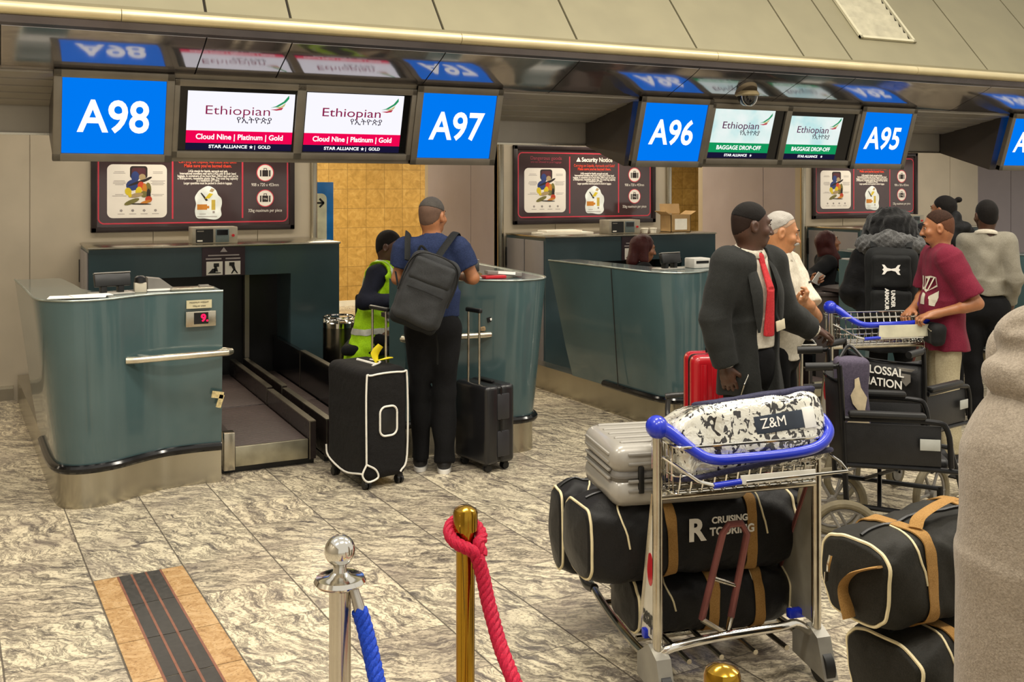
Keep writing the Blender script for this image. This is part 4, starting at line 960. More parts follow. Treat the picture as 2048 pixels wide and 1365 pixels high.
# second pile of duffels at the right, beside the hoodie
for z, dx, sd, lb, rx, rzz in ((.0, .10, 11, 'lowest black duffel of the pile beside the grey hoodie, at the bottom edge', .17, .14),
                               (.285, .07, 12, 'middle black duffel of the pile beside the grey hoodie', .165, .135),
                               (.56, 0, 13, 'top black duffel with broad tan straps beside the grey hoodie', .15, .14)):
    d_ = duffel(lb, (2.60 + dx, 2.25 - dx * .6, z), R(2), .74, rx, rzz, NYL, (-.20, .12), sd, words=False, group='duffels beside the hoodie', loops=z > .5)
    if z > .5:
        b = B(); b.tube([(-.405, -.02, .04), (-.405, .0, .12), (-.403, -.03, .17), (-.398, -.08, .20), (-.385, -.115, .215)], .026, 8, smooth=6, flat=.14, up=None); b.o('end_strap', TAN, d_)
        b = B(); b.tube([(-.406, .06, .15), (-.41, .055, .17), (-.406, .05, .20)], .006, 6); b.tube([(-.412, .063, .12), (-.414, .06, .15)], .008, 6, flat=.4); b.o('zip_pull', CHROME, d_)
# ---------------------------------------------------------------- people
def n_(v): v = np.array(v, float); return v / np.linalg.norm(v)
class Person:
    def __init__(s, label, loc, heading, h=1.75, yaw=0., pitch=0., lean=(0, 0), pelvis=None, skin_=None, spread=.085, wide=1., step=0.):
        s.t = T('person', label, 'person', (loc[0], loc[1], 0), -R(heading), 'people at the check-in hall'); s.h = heading; s.loc = np.array((loc[0], loc[1], 0.)); s.skin = skin_
        k = s.k = h / 1.75; s.w = wide; pz = .94 * k if pelvis is None else pelvis
        s.p = np.array((0, 0, pz)); tv = n_((lean[0], lean[1], 1)); s.tv = tv
        s.nb = s.p + tv * .545 * k; s.ch = s.p + tv * .36 * k
        s.sh = {e: s.nb - tv * .06 * k + np.array((e * .175 * k * wide, 0, 0)) for e in (-1, 1)}
        s.Rm = np.array(Euler((R(-pitch), 0, R(yaw))).to_matrix())
        s.hc = s.nb + n_((lean[0] * .5, lean[1] * .5 + .12, 1)) * .150 * k
        s.hip = {e: s.p + np.array((e * .085 * k, 0, -.03)) for e in (-1, 1)}
        if pelvis is None: s.kn = {e: np.array((e * spread, .01 + e * step * .5, .50 * k)) for e in (-1, 1)}; s.an = {e: np.array((e * spread, -.02 + e * step, .09)) for e in (-1, 1)}
        else: s.kn = {e: s.p + np.array((e * .10, .42 * k, -.01)) for e in (-1, 1)}; s.an = {e: s.kn[e] + np.array((0, -.02, -.40)) for e in (-1, 1)}
        s.el, s.wr, s.hd = {}, {}, {}
    def L(s, p):   # world to person frame
        a = R(s.h); d = np.array(p, float) - s.loc; c, q = math.cos(a), math.sin(a); return np.array((d[0] * c - d[1] * q, d[0] * q + d[1] * c, d[2]))
    def dirL(s, v): return s.L(s.loc + np.array(v, float))
    def arm(s, e, el, wr, f=None, n=None, curl=25., world=True):
        s.el[e] = s.L(el) if world else np.array(el, float); s.wr[e] = s.L(wr) if world else np.array(wr, float)
        fd = n_(s.wr[e] - s.el[e]) if f is None else n_(s.dirL(f) if world else f)
        nn = np.array((-e, 0, 0.)) if n is None else (s.dirL(n) if world else np.array(n, float)); nn = n_(nn - fd * (nn @ fd)); s.hd[e] = (fd, nn, curl)
    def hang(s, e, out=.05, fwd=.04):
        a = s.sh[e]; k = s.k; s.el[e] = a + np.array((e * out, -.01, -.285 * k)); s.wr[e] = s.el[e] + np.array((e * .0, fwd + .02, -.25 * k)); s.hd[e] = (n_((0, .1, -1)), n_((-e, .1, 0)), 28.)
    def H(s, x, y, z): return s.hc + s.Rm @ (np.array((x, y, z)) * s.k)
    def head_ops(s, S, inf=0., face=True):
        k = s.k; r = lambda *a: np.array(a) * k + inf
        S.ell(s.H(0, -.015, .032), r(.077, .096, .092), .0, s.Rm); S.ell(s.H(0, .028, -.03), r(.062, .066, .088), .03, s.Rm)
        if not face: return S
        S.ell(s.H(0, .055, -.088), r(.034, .03, .028), .035, s.Rm); S.ell(s.H(0, -.045, -.03), r(.058, .055, .06), .03, s.Rm)
        S.cap(s.H(0, .094, .006), s.H(0, .113, -.036), .008 * k, .0135 * k, .014); S.ell(s.H(.014, .100, -.038), r(.009, .010, .008), .01, s.Rm); S.ell(s.H(-.014, .100, -.038), r(.009, .010, .008), .01, s.Rm)
        S.cap(s.H(-.034, .080, .026), s.H(.034, .080, .026), .013 * k, .013 * k, .02)
        for e in (-1, 1):
            S.sub('ell', .012, s.H(e * .032, .101, .006), r(.019, .014, .011), s.Rm); S.ell(s.H(e * .045, .066, -.028), r(.022, .02, .02), .025, s.Rm)
            S.ell(s.H(e * .079, -.008, -.008), r(.011, .021, .034), .008, s.Rm); S.sub('ell', .004, s.H(e * .089, -.004, -.006), r(.008, .011, .02), s.Rm)
        S.ell(s.H(0, .091, -.061), r(.025, .011, .0075), .006, s.Rm); S.ell(s.H(0, .088, -.073), r(.021, .011, .008), .005, s.Rm)
        return S
    def hand(s, S, e):
        f, n, curl = s.hd[e]; w = s.wr[e]; k = s.k; th = np.cross(f, n) * e; Rm = np.stack([th, f, n], 1)
        S.cap(w - f * .02, w + f * .03, .027 * k, .028 * k, .02); S.ell(w + f * .055 * k, np.array((.043, .052, .017)) * k, .02, Rm)
        for o, ln, j in ((.033, .076, 0), (.011, .085, 1), (-.0115, .079, 2), (-.0335, .062, 3)):
            b = w + f * (.090 - .004 * abs(j - 1)) * k + th * o * k + n * .002; c = R(curl * (1 + .12 * j)); a = c * .6; p0 = b
            for q, (fr, rr) in enumerate(((.45, .0098), (.31, .009), (.26, .0082))):
                d = f * math.cos(a) + n * math.sin(a) + th * (1.5 - j) * .05 * (q == 0); p1 = p0 + d * ln * fr * k; S.cap(p0, p1, rr * k, rr * .94 * k, .005); p0 = p1; a += c
        b = w + f * .022 * k + th * .030 * k; d = n_(f * .72 + th * .62 + n * .32); p1 = b + d * .046 * k; S.cap(b, p1, .0135 * k, .0115 * k, .012); d2 = n_(f * .9 + th * .15 + n * .4); S.cap(p1, p1 + d2 * .032 * k, .011 * k, .0095 * k, .005)
    def body(s, h=.006, hands=True, low=True):
        S = SDF(); k = s.k; s.head_ops(S)
        S.cap(s.nb - s.tv * .03, s.H(0, -.022, -.055), .060 * k, .056 * k, .03)
        S.cap(s.p, s.ch, .105 * k, .115 * k, .05, (1.2 * s.w, .78, 1)); S.cap(s.sh[-1] * .85 + s.nb * .15, s.sh[1] * .85 + s.nb * .15, .052 * k, .052 * k, .06)
        for e in (-1, 1):
            if e in s.el:
                S.cap(s.sh[e], s.el[e], .047 * k, .040 * k, .03); S.cap(s.el[e], s.wr[e], .041 * k, .027 * k, .015)
                m = s.el[e] * .7 + s.wr[e] * .3; S.cap(s.el[e] * .85 + s.wr[e] * .15, m, .040 * k, .041 * k, .02)
                if hands: s.hand(S, e)
            if low: S.cap(s.hip[e], s.kn[e], .075 * k, .052 * k, .03); S.cap(s.kn[e], s.an[e], .052 * k, .036 * k, .02)
        return S.o('body', s.skin, s.t, h)
    def eyes(s, iris='2a1a12'):
        for e in (-1, 1):
            c = s.H(e * .032, .0785, .0055); ey = B().ball(tuple(c), .0115 * s.k, u=16, v=10).o('eye', M('eye_white', 'a99f94', .2, 0, .02, 9), s.t)
            f = s.Rm @ np.array((0, 1, 0)); B().ball(tuple(c + f * .0068 * s.k), .0058 * s.k, u=12, v=8).o('iris', M('iris_' + iris, iris, .1, 0, .05, 9), ey)
            b = B(); b.tube([tuple(s.H(e * .014, .097, .029)), tuple(s.H(e * .032, .096, .034)), tuple(s.H(e * .050, .082, .029))], [.0035, .0045, .002], 8, smooth=3); b.o('eyebrow', M('brow_dark', '15100d', .8), s.t)
            sd = B(); sd.tube([tuple(s.H(e * .018, .0915, .0085)), tuple(s.H(e * .032, .0955, .0125)), tuple(s.H(e * .045, .088, .0085))], .0022, 6, smooth=3); sd.o('eyelid', s.skin, s.t)
    def hair(s, mat, inf=.006, cut=((0, .67, -.74), (0, .075, .075)), h=.005, fold=0., lumps=()):
        S = SDF(); k = s.k; S.ell(s.H(0, -.015, .032), np.array((.077, .096, .092)) * k + inf, 0, s.Rm); S.ell(s.H(0, -.045, -.03), np.array((.058, .055, .06)) * k + inf, .03, s.Rm)
        for c, r in lumps: S.ell(s.H(*c), np.array(r) * k, .02, s.Rm)
        for c_ in ([cut] if not isinstance(cut, list) else cut): S.cut(s.Rm @ np.array(c_[0]), s.H(*c_[1]))
        return S.o('hair', mat, s.t, h, fold=fold, ff=60)
    def fade(s, mat, inf=.0015):
        S = SDF(); k = s.k; S.ell(s.H(0, -.015, .032), np.array((.077, .096, .092)) * k + inf, 0, s.Rm); S.ell(s.H(0, -.045, -.03), np.array((.058, .055, .06)) * k + inf, .03, s.Rm)
        S.cut(s.Rm @ np.array((0, .67, -.74)), s.H(0, .06, .075)); S.sub('ell', .004, s.H(.08, -.008, -.008), np.array((.016, .026, .04)), s.Rm); S.sub('ell', .004, s.H(-.08, -.008, -.008), np.array((.016, .026, .04)), s.Rm)
        return S.o('hair_fade', mat, s.t, .005)
    def torso(s, S, inf, hem, flare=0., belly=0.):
        k = s.k; hz = s.p + s.tv * ((hem - s.p[2]) - .06)
        S.cone(hz, s.p + s.tv * .18 * k, (.128 + flare) * k + inf, .118 * k + inf, 0, (1.2 * s.w, .84, 1)); S.cap(s.p + s.tv * .10 * k, s.ch, .118 * k + inf, .130 * k + inf, .06, (1.2 * s.w, .82, 1))
        if belly: S.ell(s.p + np.array((0, .05, .14 * k)), np.array((.13, .10, .14)) * k + belly, .06)
        S.cut((0, 0, -1), (0, 0, hem))
        S.cap(s.sh[-1] * .9 + s.nb * .1, s.sh[1] * .9 + s.nb * .1, .060 * k + inf, .060 * k + inf, .07); S.cap(s.nb - s.tv * .05, s.nb - s.tv * .0, .075 * k + inf * .5, .062 * k + inf * .5, .05)
        return S
    def top(s, name, mat, hem, sleeve='short', inf=.012, fold=.006, neck=.064, h=.008, flare=0., belly=0., open_=None, seed=0, collar=False, cuff=None, ff=24., frac=.62):
        S = SDF(); s.torso(S, inf, hem, flare, belly); k = s.k
        for e in (-1, 1):
            if e not in s.el or sleeve == 'none': continue
            a, b_, c = s.sh[e], s.el[e], s.wr[e]
            if sleeve == 'short': S.cap(a, a * .75 + b_ * .25, .062 * k + inf, .064 * k + inf, .03); S.cone(a, a * (1 - frac) + b_ * frac, .060 * k + inf, .061 * k + inf * 1.3, .03)
            else: S.cap(a, b_, .060 * k + inf, .050 * k + inf, .04); S.cap(b_, b_ * .6 + c * .4, .050 * k + inf, .047 * k + inf, .02); S.cone(b_, c + n_(c - b_) * -.01, .049 * k + inf, .037 * k + inf, .02)
        if open_: S.sub('ell', .01, *open_)
        if neck: S.sub('cap', .008, s.nb - s.tv * .012, s.nb + s.tv * .2, neck * k, (neck + .012) * k, None)
        return S.o(name, mat, s.t, h, fold=fold, ff=ff, seed=seed, stretch=(1, 1, .7))
    def pants(s, mat, waist=None, r=1., inf=.012, fold=.012, seed=1, cuff=.05, name='trousers'):
        S = SDF(); k = s.k
        S.ell(s.p + np.array((0, -.01, -.02)), np.array((.165 * s.w, .115, .13)) * k + inf * .5, 0)
        for e in (-1, 1):
            S.cap(s.hip[e], s.kn[e], .088 * k * r + inf * .4, .062 * k * r + inf, .05); S.cap(s.kn[e], s.an[e], .061 * k * r + inf, .050 * k * r + inf, .03)
        if s.an[1][2] < .2: S.cut((0, 0, -1), (0, 0, cuff + .02))
        if waist: S.cut((0, 0, 1), (0, 0, waist))
        return S.o(name, mat, s.t, .009, fold=fold, ff=20, seed=seed, stretch=(1, 1, .6))
    def shoes(s, mat, sole):
        for e in (-1, 1):
            a = s.an[e]; S = SDF(); S.ell((a[0], a[1] + .075, .055), (.046, .125, .048), 0); S.cap((a[0], a[1], .06), (a[0], a[1] + .01, .11), .042, .045, .03); S.cut((0, 0, -1), (0, 0, .022)); sh = S.o('shoe', mat, s.t, .006)
            b = B(); b.prism([(a[0] + .046 * math.copysign(abs(math.cos(q)) ** .8, math.cos(q)), a[1] + .072 + .135 * math.copysign(abs(math.sin(q)) ** .8, math.sin(q))) for q in [2 * PI * i / 24 for i in range(24)]], 0.001, .026); b.o('sole', sole, sh)
    def collar(s, mat, r=.066, hh=.04, tilt=.02):
        b = B(); k = s.k; N = 28; rings = []
        for dr, dz in ((.002, 0), (.006, hh), (.016, hh - .004), (.028, hh * .2)):
            rings.append([tuple(s.nb + np.array((math.cos(q) * (r + dr) * k, math.sin(q) * (r + dr) * k * .95 + .006, dz - tilt * math.sin(q) - .012))) for q in [PI / 2 + .16 + (2 * PI - .32) * i / N for i in range(N + 1)]])
        b.loft(rings, closed=False); o = b.o('collar', mat, s.t); m = o.modifiers.new('thick', 'SOLIDIFY'); m.thickness = .003; return o

def ribbon(name, pts, wdir, w, target, mat, parent, off=.004, n=48):
    p = spline([V(q) for q in pts], 12); wd = V(wdir).normalized(); b = B()
    b.loft([[q + wd * w * (j / 4 - .5) for j in range(5)] for q in p], closed=False); o = b.o(name, mat, parent)
    m = o.modifiers.new('wrap', 'SHRINKWRAP'); m.target = target; m.wrap_method = 'NEAREST_SURFACEPOINT'; m.wrap_mode = 'OUTSIDE_SURFACE'; m.offset = off
    return o
def wrap_print(o, target, off=.003):
    m = o.modifiers.new('wrap', 'SHRINKWRAP'); m.target = target; m.wrap_method = 'NEAREST_SURFACEPOINT'; m.wrap_mode = 'OUTSIDE_SURFACE'; m.offset = off; return o
SK_DARK = skin('deep_brown_skin', '4a2f22'); SK_MID = skin('brown_skin', '8a5a3c'); SK_TAN = skin('tan_skin', 'a06a46'); SK_LIGHT = skin('ruddy_tan_skin', 'b07a52')
HAIRB = cloth('black_hair', '17120f', '0a0807', .8, 300, .5, .1, 30, 400); HAIRG = cloth('salt_pepper_hair', '5a5550', '24211f', .8, 300, .5, .1, 8, 500); HAIRW = cloth('white_hair', 'b3aea5', '85807a', .7, 300, .4, .2, 20, 400); HAIRR = cloth('auburn_hair', '4a1f1c', '2a1010', .45, 500, .5, .1, 30, 260)
BLKC = cloth('black_cotton', '121214', '09090a', .85); NAVYT = cloth('navy_tee', '2a3557', '1d2742', .85); SHOEB = M('black_shoe', '17171a', .5, 0, .1, 20); SOLEW = M('white_sole', 'd9d6cf', .6, 0, .04, 10)
CHARC = cloth('charcoal_suit', '2c2d2b', '191a19', .8, 500, .35, .2, 8, 340); WSH = cloth('white_shirt', 'dcd5c4', 'c2baa8', .75, 500, .3, .1, 6, 60); MAROON = cloth('maroon_tee', '7c2438', '5e172a', .85, 500, .35, .1, 5, 220); GREYSW = cloth('grey_sweater', '8f8a7c', '736e61', .9, 300, .4, .3, 8, 240); MARL = cloth('marled_grey_fleece', '9c9182', '7b7164', .95, 260, .5, .4, 18, 170)
HIVIS = cloth('hi_vis_lime', 'a8d81a', '86b30f', .6, 500, .3); REFL = M('reflective_tape', 'c9cabf', .35, .2, .05, 30); BEIGE = cloth('beige_trousers', 'b5ab8e', '9a9076', .85); PARKA = cloth('black_parka', '141416', '0b0b0c', .6, 300, .5, .1, 9)
PACKG = cloth('dark_grey_pack', '3a3b3c', '262728', .7, 600, .3, .1, 7, 300); PACKB = cloth('black_pack', '1d1e1e', '121313', .7, 600, .3, .1, 7, 300)

# 1 man in the navy tee, leaning on the desk
a = Person('person in navy T-shirt and black trousers leaning on the desk, seen from behind', (2.515, 6.20), 24, 1.77, yaw=-28, lean=(.0, .07), skin_=SK_TAN, spread=.078, step=-.03)
a.arm(-1, (2.325, 6.33, 1.245), (2.52, 6.50, 1.235), n=(.3, 0, -1)); a.arm(1, (2.775, 6.13, 1.245), (2.80, 6.37, 1.24), n=(-.3, 0, -1))
a.body(); a.eyes(); a.hair(HAIRG, .004, [((0, .67, -.74), (0, .075, .085)), ((0, -.30, -.95), (0, -.03, .045))]); a.fade(cloth('grey_fade', '6e5444', '4a3a32', .7, 300, .2, .03, 30, 500))
a.top('t_shirt', NAVYT, 1.0, 'short', .014, .006, seed=4, belly=.0); a.pants(BLKC, 1.03, 1.02, seed=3); a.shoes(SHOEB, SOLEW)
# his backpack
def rotm(rx=0, ry=0, rz=0): return np.array(Euler((R(rx), R(ry), R(rz))).to_matrix())
t = T('backpack', 'dark grey backpack slung low across the back of the navy T-shirt', 'backpack', (2.39, 6.005, 1.19), -R(24 + 180)); t.rotation_euler = Euler((R(4), R(-22), R(-204)))
S_ = SDF(); S_.rbox((0, 0, 0), (.165, .075, .235), .07, 0).rbox((0, .05, -.07), (.145, .065, .15), .05, .03); S_.o('bag_body', PACKG, t, .007, fold=.006, ff=20, seed=5)
S_ = SDF(); S_.rbox((.0, .085, .12), (.135, .03, .075), .028, 0); S_.o('top_pocket', PACKG, t, .007, fold=.003)
S_ = SDF(); S_.rbox((0, .0, -.2), (.155, .078, .05), .045, 0); S_.o('base_panel', PACKB, t, .008, fold=.004)
B().tube([(x, .03 + .06 * (1 - abs(x) * 3), z) for x, z in [(-.165, -.05), (-.165, .12), (-.12, .21), (0, .235), (.12, .21), (.165, .12), (.165, -.05)]], .006, 8, smooth=4).o('zip', BLACK, t)
B().tube([(-.12, .12, -.005), (.0, .127, -.0), (.12, .12, -.005)], .004, 6).o('pocket_zip', BLACK, t)
inv = t.matrix_basis.inverted()
def strap(pts, w=.024, nm='strap', m=PACKB, tt=None, fl=.22):
    b = B(); iv = (tt or t).matrix_basis.inverted(); b.tube([iv @ V(p) for p in pts], w, 8, smooth=6, flat=fl, up=None); b.o(nm, m, tt or t)
strap([(2.30, 6.085, 1.38), (2.33, 6.16, 1.50), (2.375, 6.265, 1.545), (2.42, 6.36, 1.49)]); strap([(2.46, 6.01, 1.38), (2.56, 6.06, 1.48), (2.66, 6.15, 1.545), (2.72, 6.24, 1.50)]); strap([(2.44, 5.98, .96), (2.47, 6.0, .85), (2.475, 6.01, .72)], .012); strap([(2.30, 6.05, 1.02), (2.27, 6.12, 1.12), (2.27, 6.22, 1.30)], .014)
strap([(2.36, 6.06, 1.43), (2.38, 6.05, 1.47), (2.42, 6.04, 1.43)], .008, 'grab_loop')

# 2 seated clerk in hi-vis
a = Person('person in lime hi-vis vest over dark sleeves seated behind the A97 desk', (2.585, 7.60), 128, 1.75, yaw=0, pitch=8, lean=(0, .20), pelvis=.70, skin_=SK_DARK)
a.arm(1, (2.44, 7.36, .98), (2.62, 7.20, 1.0)); a.arm(-1, (2.90, 7.66, .98), (2.95, 7.40, 1.0)); a.body(.006); a.eyes(); a.hair(HAIRB, .004)
a.top('jacket', cloth('navy_jacket', '171a28', '0e101b', .8), .66, 'long', .012, .006, seed=8); a.collar(WSH)
S_ = SDF(); a.torso(S_, .034, .46, .05); [S_.sub('cap', .01, a.sh[e] + np.array((e * .02, 0, .02)), a.sh[e] * .6 + a.el[e] * .4 + np.array((e * .06, 0, -.05)), .088, .10, None) for e in (-1, 1)]; S_.sub('cap', .01, a.nb - a.tv * .02, a.nb + a.tv * .2, .075, .085, None); S_.sub('ell', .01, a.ch + np.array((0, .17, .06)), np.array((.05, .1, .25)), None)
vs_ = S_.o('hi_vis_vest', HIVIS, a.t, .008, fold=.006, seed=2)
for e in (-1, 1): ribbon('reflective_stripe', [tuple(a.p + np.array((e * .10, -.17, .25))), tuple(a.nb + np.array((e * .105, -.12, -.10))), tuple(a.nb + np.array((e * .105, -.02, .03))), tuple(a.nb + np.array((e * .105, .11, -.08))), tuple(a.ch + np.array((e * .10, .17, -.02))), tuple(a.p + np.array((e * .11, .19, .10)))], (1, 0, 0), .05, vs_, REFL, a.t)
ribbon('reflective_stripe', [tuple(a.p + np.array((.24 * math.cos(q), .20 * math.sin(q) + .02, .04))) for q in [2 * PI * i / 16 for i in range(17)]], (0, 0, 1), .05, vs_, REFL, a.t)
a.pants(BLKC, .72); b = B(); b.tube([tuple(a.nb + np.array(p)) for p in ((-.06, -.01, .0), (-.045, .07, -.05), (-.01, .13, -.22), (.02, .125, -.20), (.05, .07, -.05), (.06, -.01, 0))], .006, 6, smooth=4, flat=.4); b.o('lanyard', REDP, a.t); a.shoes(SHOEB, SHOEB)
for sh_ in [c_ for c_ in a.t.children if c_.name.startswith('shoe')]: sh_.location.z = a.an[1][2] - .09

# office stools
def stool(label, loc, rz, z=.58):
    t = T('desk_chair', label, 'chair', (*loc, 0), rz, 'clerk chairs'); f = BLKC
    S_ = SDF(); S_.rbox((0, 0, z), (.22, .21, .04), .035, 0); S_.o('seat', f, t, .01); S_ = SDF(); S_.rbox((0, -.20, z + .24), (.16, .025, .15), .025, 0); S_.o('backrest', f, t, .01)
    B().tube([(0, -.1, z - .03), (0, -.24, z), (0, -.235, z + .2)], .015, 8, smooth=4).o('back_bar', BLACK, t); B().cyl((0, 0, .08), (0, 0, z - .03), .025).o('column', CHROMEW, t)
    for i in range(5): c, q = math.cos(i * 1.2566), math.sin(i * 1.2566); ft = B().tube([(0, 0, .1), (.28 * c, .28 * q, .07)], .016, 8).o('foot', BLACK, t); B().ball((.28 * c, .28 * q, .028), .028).o('caster', BLACK, ft)
stool('black chair under the clerk in the lime vest', (2.585, 7.60), -R(205), .60); stool('black chair of the A96 clerk with auburn hair', (5.03, 7.65), -R(112)); stool('black chair of the clerk with the yellow lanyard', (7.18, 7.66), -R(118))

# 3 and 6 seated women
def woman(label, loc, head, yaw, pitch, arms, long=False):
    a = Person(label, loc, head, 1.62, yaw=yaw, pitch=pitch, lean=(0, .10), pelvis=.66, skin_=SK_MID, wide=.92)
    for e in (-1, 1):
        if arms.get(e): a.arm(e, *arms[e])
        else: a.arm(e, a.sh[e] + np.array((e * .06, .08, -.26)), a.sh[e] + np.array((e * .0, .30, -.30)), world=False)
    a.body(.006); a.eyes()
    S_ = SDF(); k = a.k; S_.ell(a.H(0, -.02, .035), np.array((.092, .108, .10)) * k, 0, a.Rm)
    for e in (-1, 1): S_.cap(a.H(e * .075, -.02, .02), a.H(e * .085, .01 if long else 0, -.16 if long else -.11), .035 * k, .04 * k, .03)
    S_.cap(a.H(0, -.08, .02), a.H(0, -.085, -.14), .06 * k, .065 * k, .04); 
    if long: S_.cap(a.H(.06, -.05, -.1), a.H(.07, .06, -.30), .04, .035, .04); S_.cap(a.H(-.06, -.05, -.1), a.H(-.075, .05, -.30), .04, .03, .04)
    S_.sub('ell', .012, a.H(0, .10, -.03), np.array((.062, .075, .10)) * k, a.Rm); S_.o('hair', HAIRR, a.t, .006, fold=.003, ff=70, seed=4, stretch=(1, 1, .25))
    a.top('blazer', BLKC, .66, 'long', .014, .006, seed=6, open_=(a.ch + np.array((0, .15, .04)), np.array((.04, .08, .2)), None)); a.pants(BLKC, .72); a.collar(WSH, .062, .03); return a
woman('person with auburn bob seated behind the A96 desk, only head and shoulders showing', (5.03, 7.62), 112, 4, 10, {})
a = woman('person with long auburn hair, black blazer and yellow lanyard seated at a side desk', (7.18, 7.62), 122, 8, -14, {1: ((6.86, 7.44, .98), (6.72, 7.24, .97), (-.2, -1, .2), (.8, -.2, .5), 35)}, True)
b = B(); b.tube([tuple(a.nb + np.array(p)) for p in ((-.065, -.01, .0), (-.06, .10, -.06), (-.015, .165, -.30))], .010, 6, smooth=4, flat=.3); b.tube([tuple(a.nb + np.array(p)) for p in ((.065, -.01, .0), (.06, .10, -.06), (.005, .165, -.30))], .010, 6, smooth=4, flat=.3); b.o('lanyard', M('yellow_lanyard', 'cfc53a', .5), a.t)
b = B(); b.box(tuple(a.nb + np.array((-.005, .17, -.36))), (.03, .006, .12)); b.o('lanyard_tail', REDP, a.t)
t = T('paper_slip', 'white paper slip in the hand of the clerk with the yellow lanyard', 'paper', (6.70, 7.14, 1.0)); B().box((0, 0, 0), (.16, .004, .11), rot=(.5, .3, .4)).o('sheet', PAPER, t, smooth=False)

# 4 man in the suit
a = Person('person in charcoal suit and red tie holding a phone, one hand on the wheelchair', (3.60, 4.36), 172, 1.755, yaw=62, pitch=3, skin_=SK_DARK, wide=.98)
a.arm(1, (3.352, 4.33, 1.16), (3.395, 4.30, .905), n=(.6, .45, 0), curl=22); a.arm(-1, (3.83, 4.33, 1.16), (4.03, 4.33, 1.05), f=(.95, .1, -.2), n=(.1, .2, -1), curl=38)
a.body(.0055); a.eyes(); a.hair(HAIRB, .003, [((0, .67, -.74), (0, .075, .08)), ((0, -.25, -.97), (0, -.03, .03))]); a.fade(cloth('dark_fade', '2c1d16', '1c120e', .7, 300, .2, .03, 30, 500))
S_ = SDF(); a.torso(S_, .006, .99); S_.sub('cap', .008, a.nb - a.tv * .005, a.nb + a.tv * .2, .060, .07, None); S_.o('shirt', WSH, a.t, .007, fold=.002, seed=3); a.collar(WSH, .064, .045)
a.top('jacket', CHARC, .74, 'long', .030, .009, ff=17, flare=.024, neck=.086, seed=12, open_=(a.ch + np.array((-.01, .17, -.13)), np.array((.085, .13, .62)), None), h=.007)
for e in (-1, 1):
    b = B(); q = [a.nb + np.array((e * .075, .01, .03)), a.nb + np.array((e * .085, .085, -.06)), a.ch + np.array((e * .092, .138, .0)), a.ch + np.array((e * .088, .148, -.12)), a.ch + np.array((e * .085, .148, -.22))]
    b.tube([tuple(p) for p in q], [.014, .028, .036, .026, .008], 8, smooth=6, flat=.22, up=(e * .3, 1, .1)); b.o('lapel', CHARC, a.t)
    w, f = a.wr[e], n_(a.wr[e] - a.el[e]); B().cyl(tuple(w - f * .055), tuple(w + f * .004), .043, .041, 20).o('shirt_cuff', WSH, a.t)
S_ = SDF(); S_.cone(a.nb + np.array((.0, .085, -.025)), a.ch + np.array((.0, .152, .0)), .017, .026, 0, (1, .45, 1)).cone(a.ch + np.array((.0, .152, .0)), a.p + np.array((.0, .138, .12)), .026, .040, .005, (1, .4, 1)).cap(a.nb + np.array((0, .078, -.015)), a.nb + np.array((0, .09, -.04)), .021, .016, .006)
S_.o('tie', cloth('red_tie', 'c6363a', 'a3262c', .5, 500, .2), a.t, .005)
B().box(tuple(a.p + np.array((-.075, .152, .17))), (.075, .006, .055), rot=(0, .15, .1), bev=.002).o('badge', M('badge_cream', 'd2c8ac', .5), a.t); a.pants(BLKC, 1.03, 1.05); a.shoes(SHOEB, SHOEB)
t = T('mobile_phone', 'black phone in the right hand of the man in the suit', 'phone', (3.455, 4.225, .80)); t.rotation_euler = (R(25), R(-38), R(28)); B().box((0, 0, 0), (.072, .009, .15), bev=.004).o('case', BLACKG, t); B().box((0, -.005, 0), (.066, .002, .142)).o('screen', BLACKG, t); b = B(); b.tube([(x, 0, z) for x, z in rrect(-.036, -.075, .036, .075, .008, 4)], .0028, 6, closed=True); b.o('bezel', CHROMEW, t)

# 5 white-haired man
a = Person('person with white hair and moustache in a white polo shirt behind the suit', (4.10, 4.70), 148, 1.69, yaw=26, pitch=12, skin_=SK_LIGHT, wide=1.05)
a.arm(1, (3.87, 4.58, 1.06), (3.99, 4.46, 1.17), n=(0, .4, .8), curl=50); a.arm(-1, (4.27, 4.58, 1.08), (4.12, 4.47, 1.17), f=(-.9, -.2, .1), n=(-.3, .6, .3), curl=55); a.body(.0055); a.eyes('3a2a1c')
a.hair(HAIRW, .005, [((0, .67, -.74), (0, .045, .09))], fold=.002); a.fade(cloth('white_fade', 'b89a80', 'a0806a', .7, 300, .2, .03, 30, 500))
B().tube([tuple(a.H(x, y, z)) for x, y, z in ((-.032, .085, -.062), (-.016, .104, -.050), (0, .110, -.048), (.016, .104, -.050), (.032, .085, -.062))], [.004, .009, .009, .009, .004], 8, smooth=3).o('moustache', HAIRW, a.t)
a.top('polo_shirt', WSH, .84, 'short', .016, .006, seed=9, belly=.02, frac=.8); a.collar(WSH, .066, .035); a.pants(BLKC, .92); a.shoes(SHOEB, SHOEB)
text('ETHIOPIAN', .02, BLACK, a.t, tuple(a.ch + np.array((-.075, .165, .03))), (PI / 2 - .1, 0, PI), 'shirt_logo', width=.07)

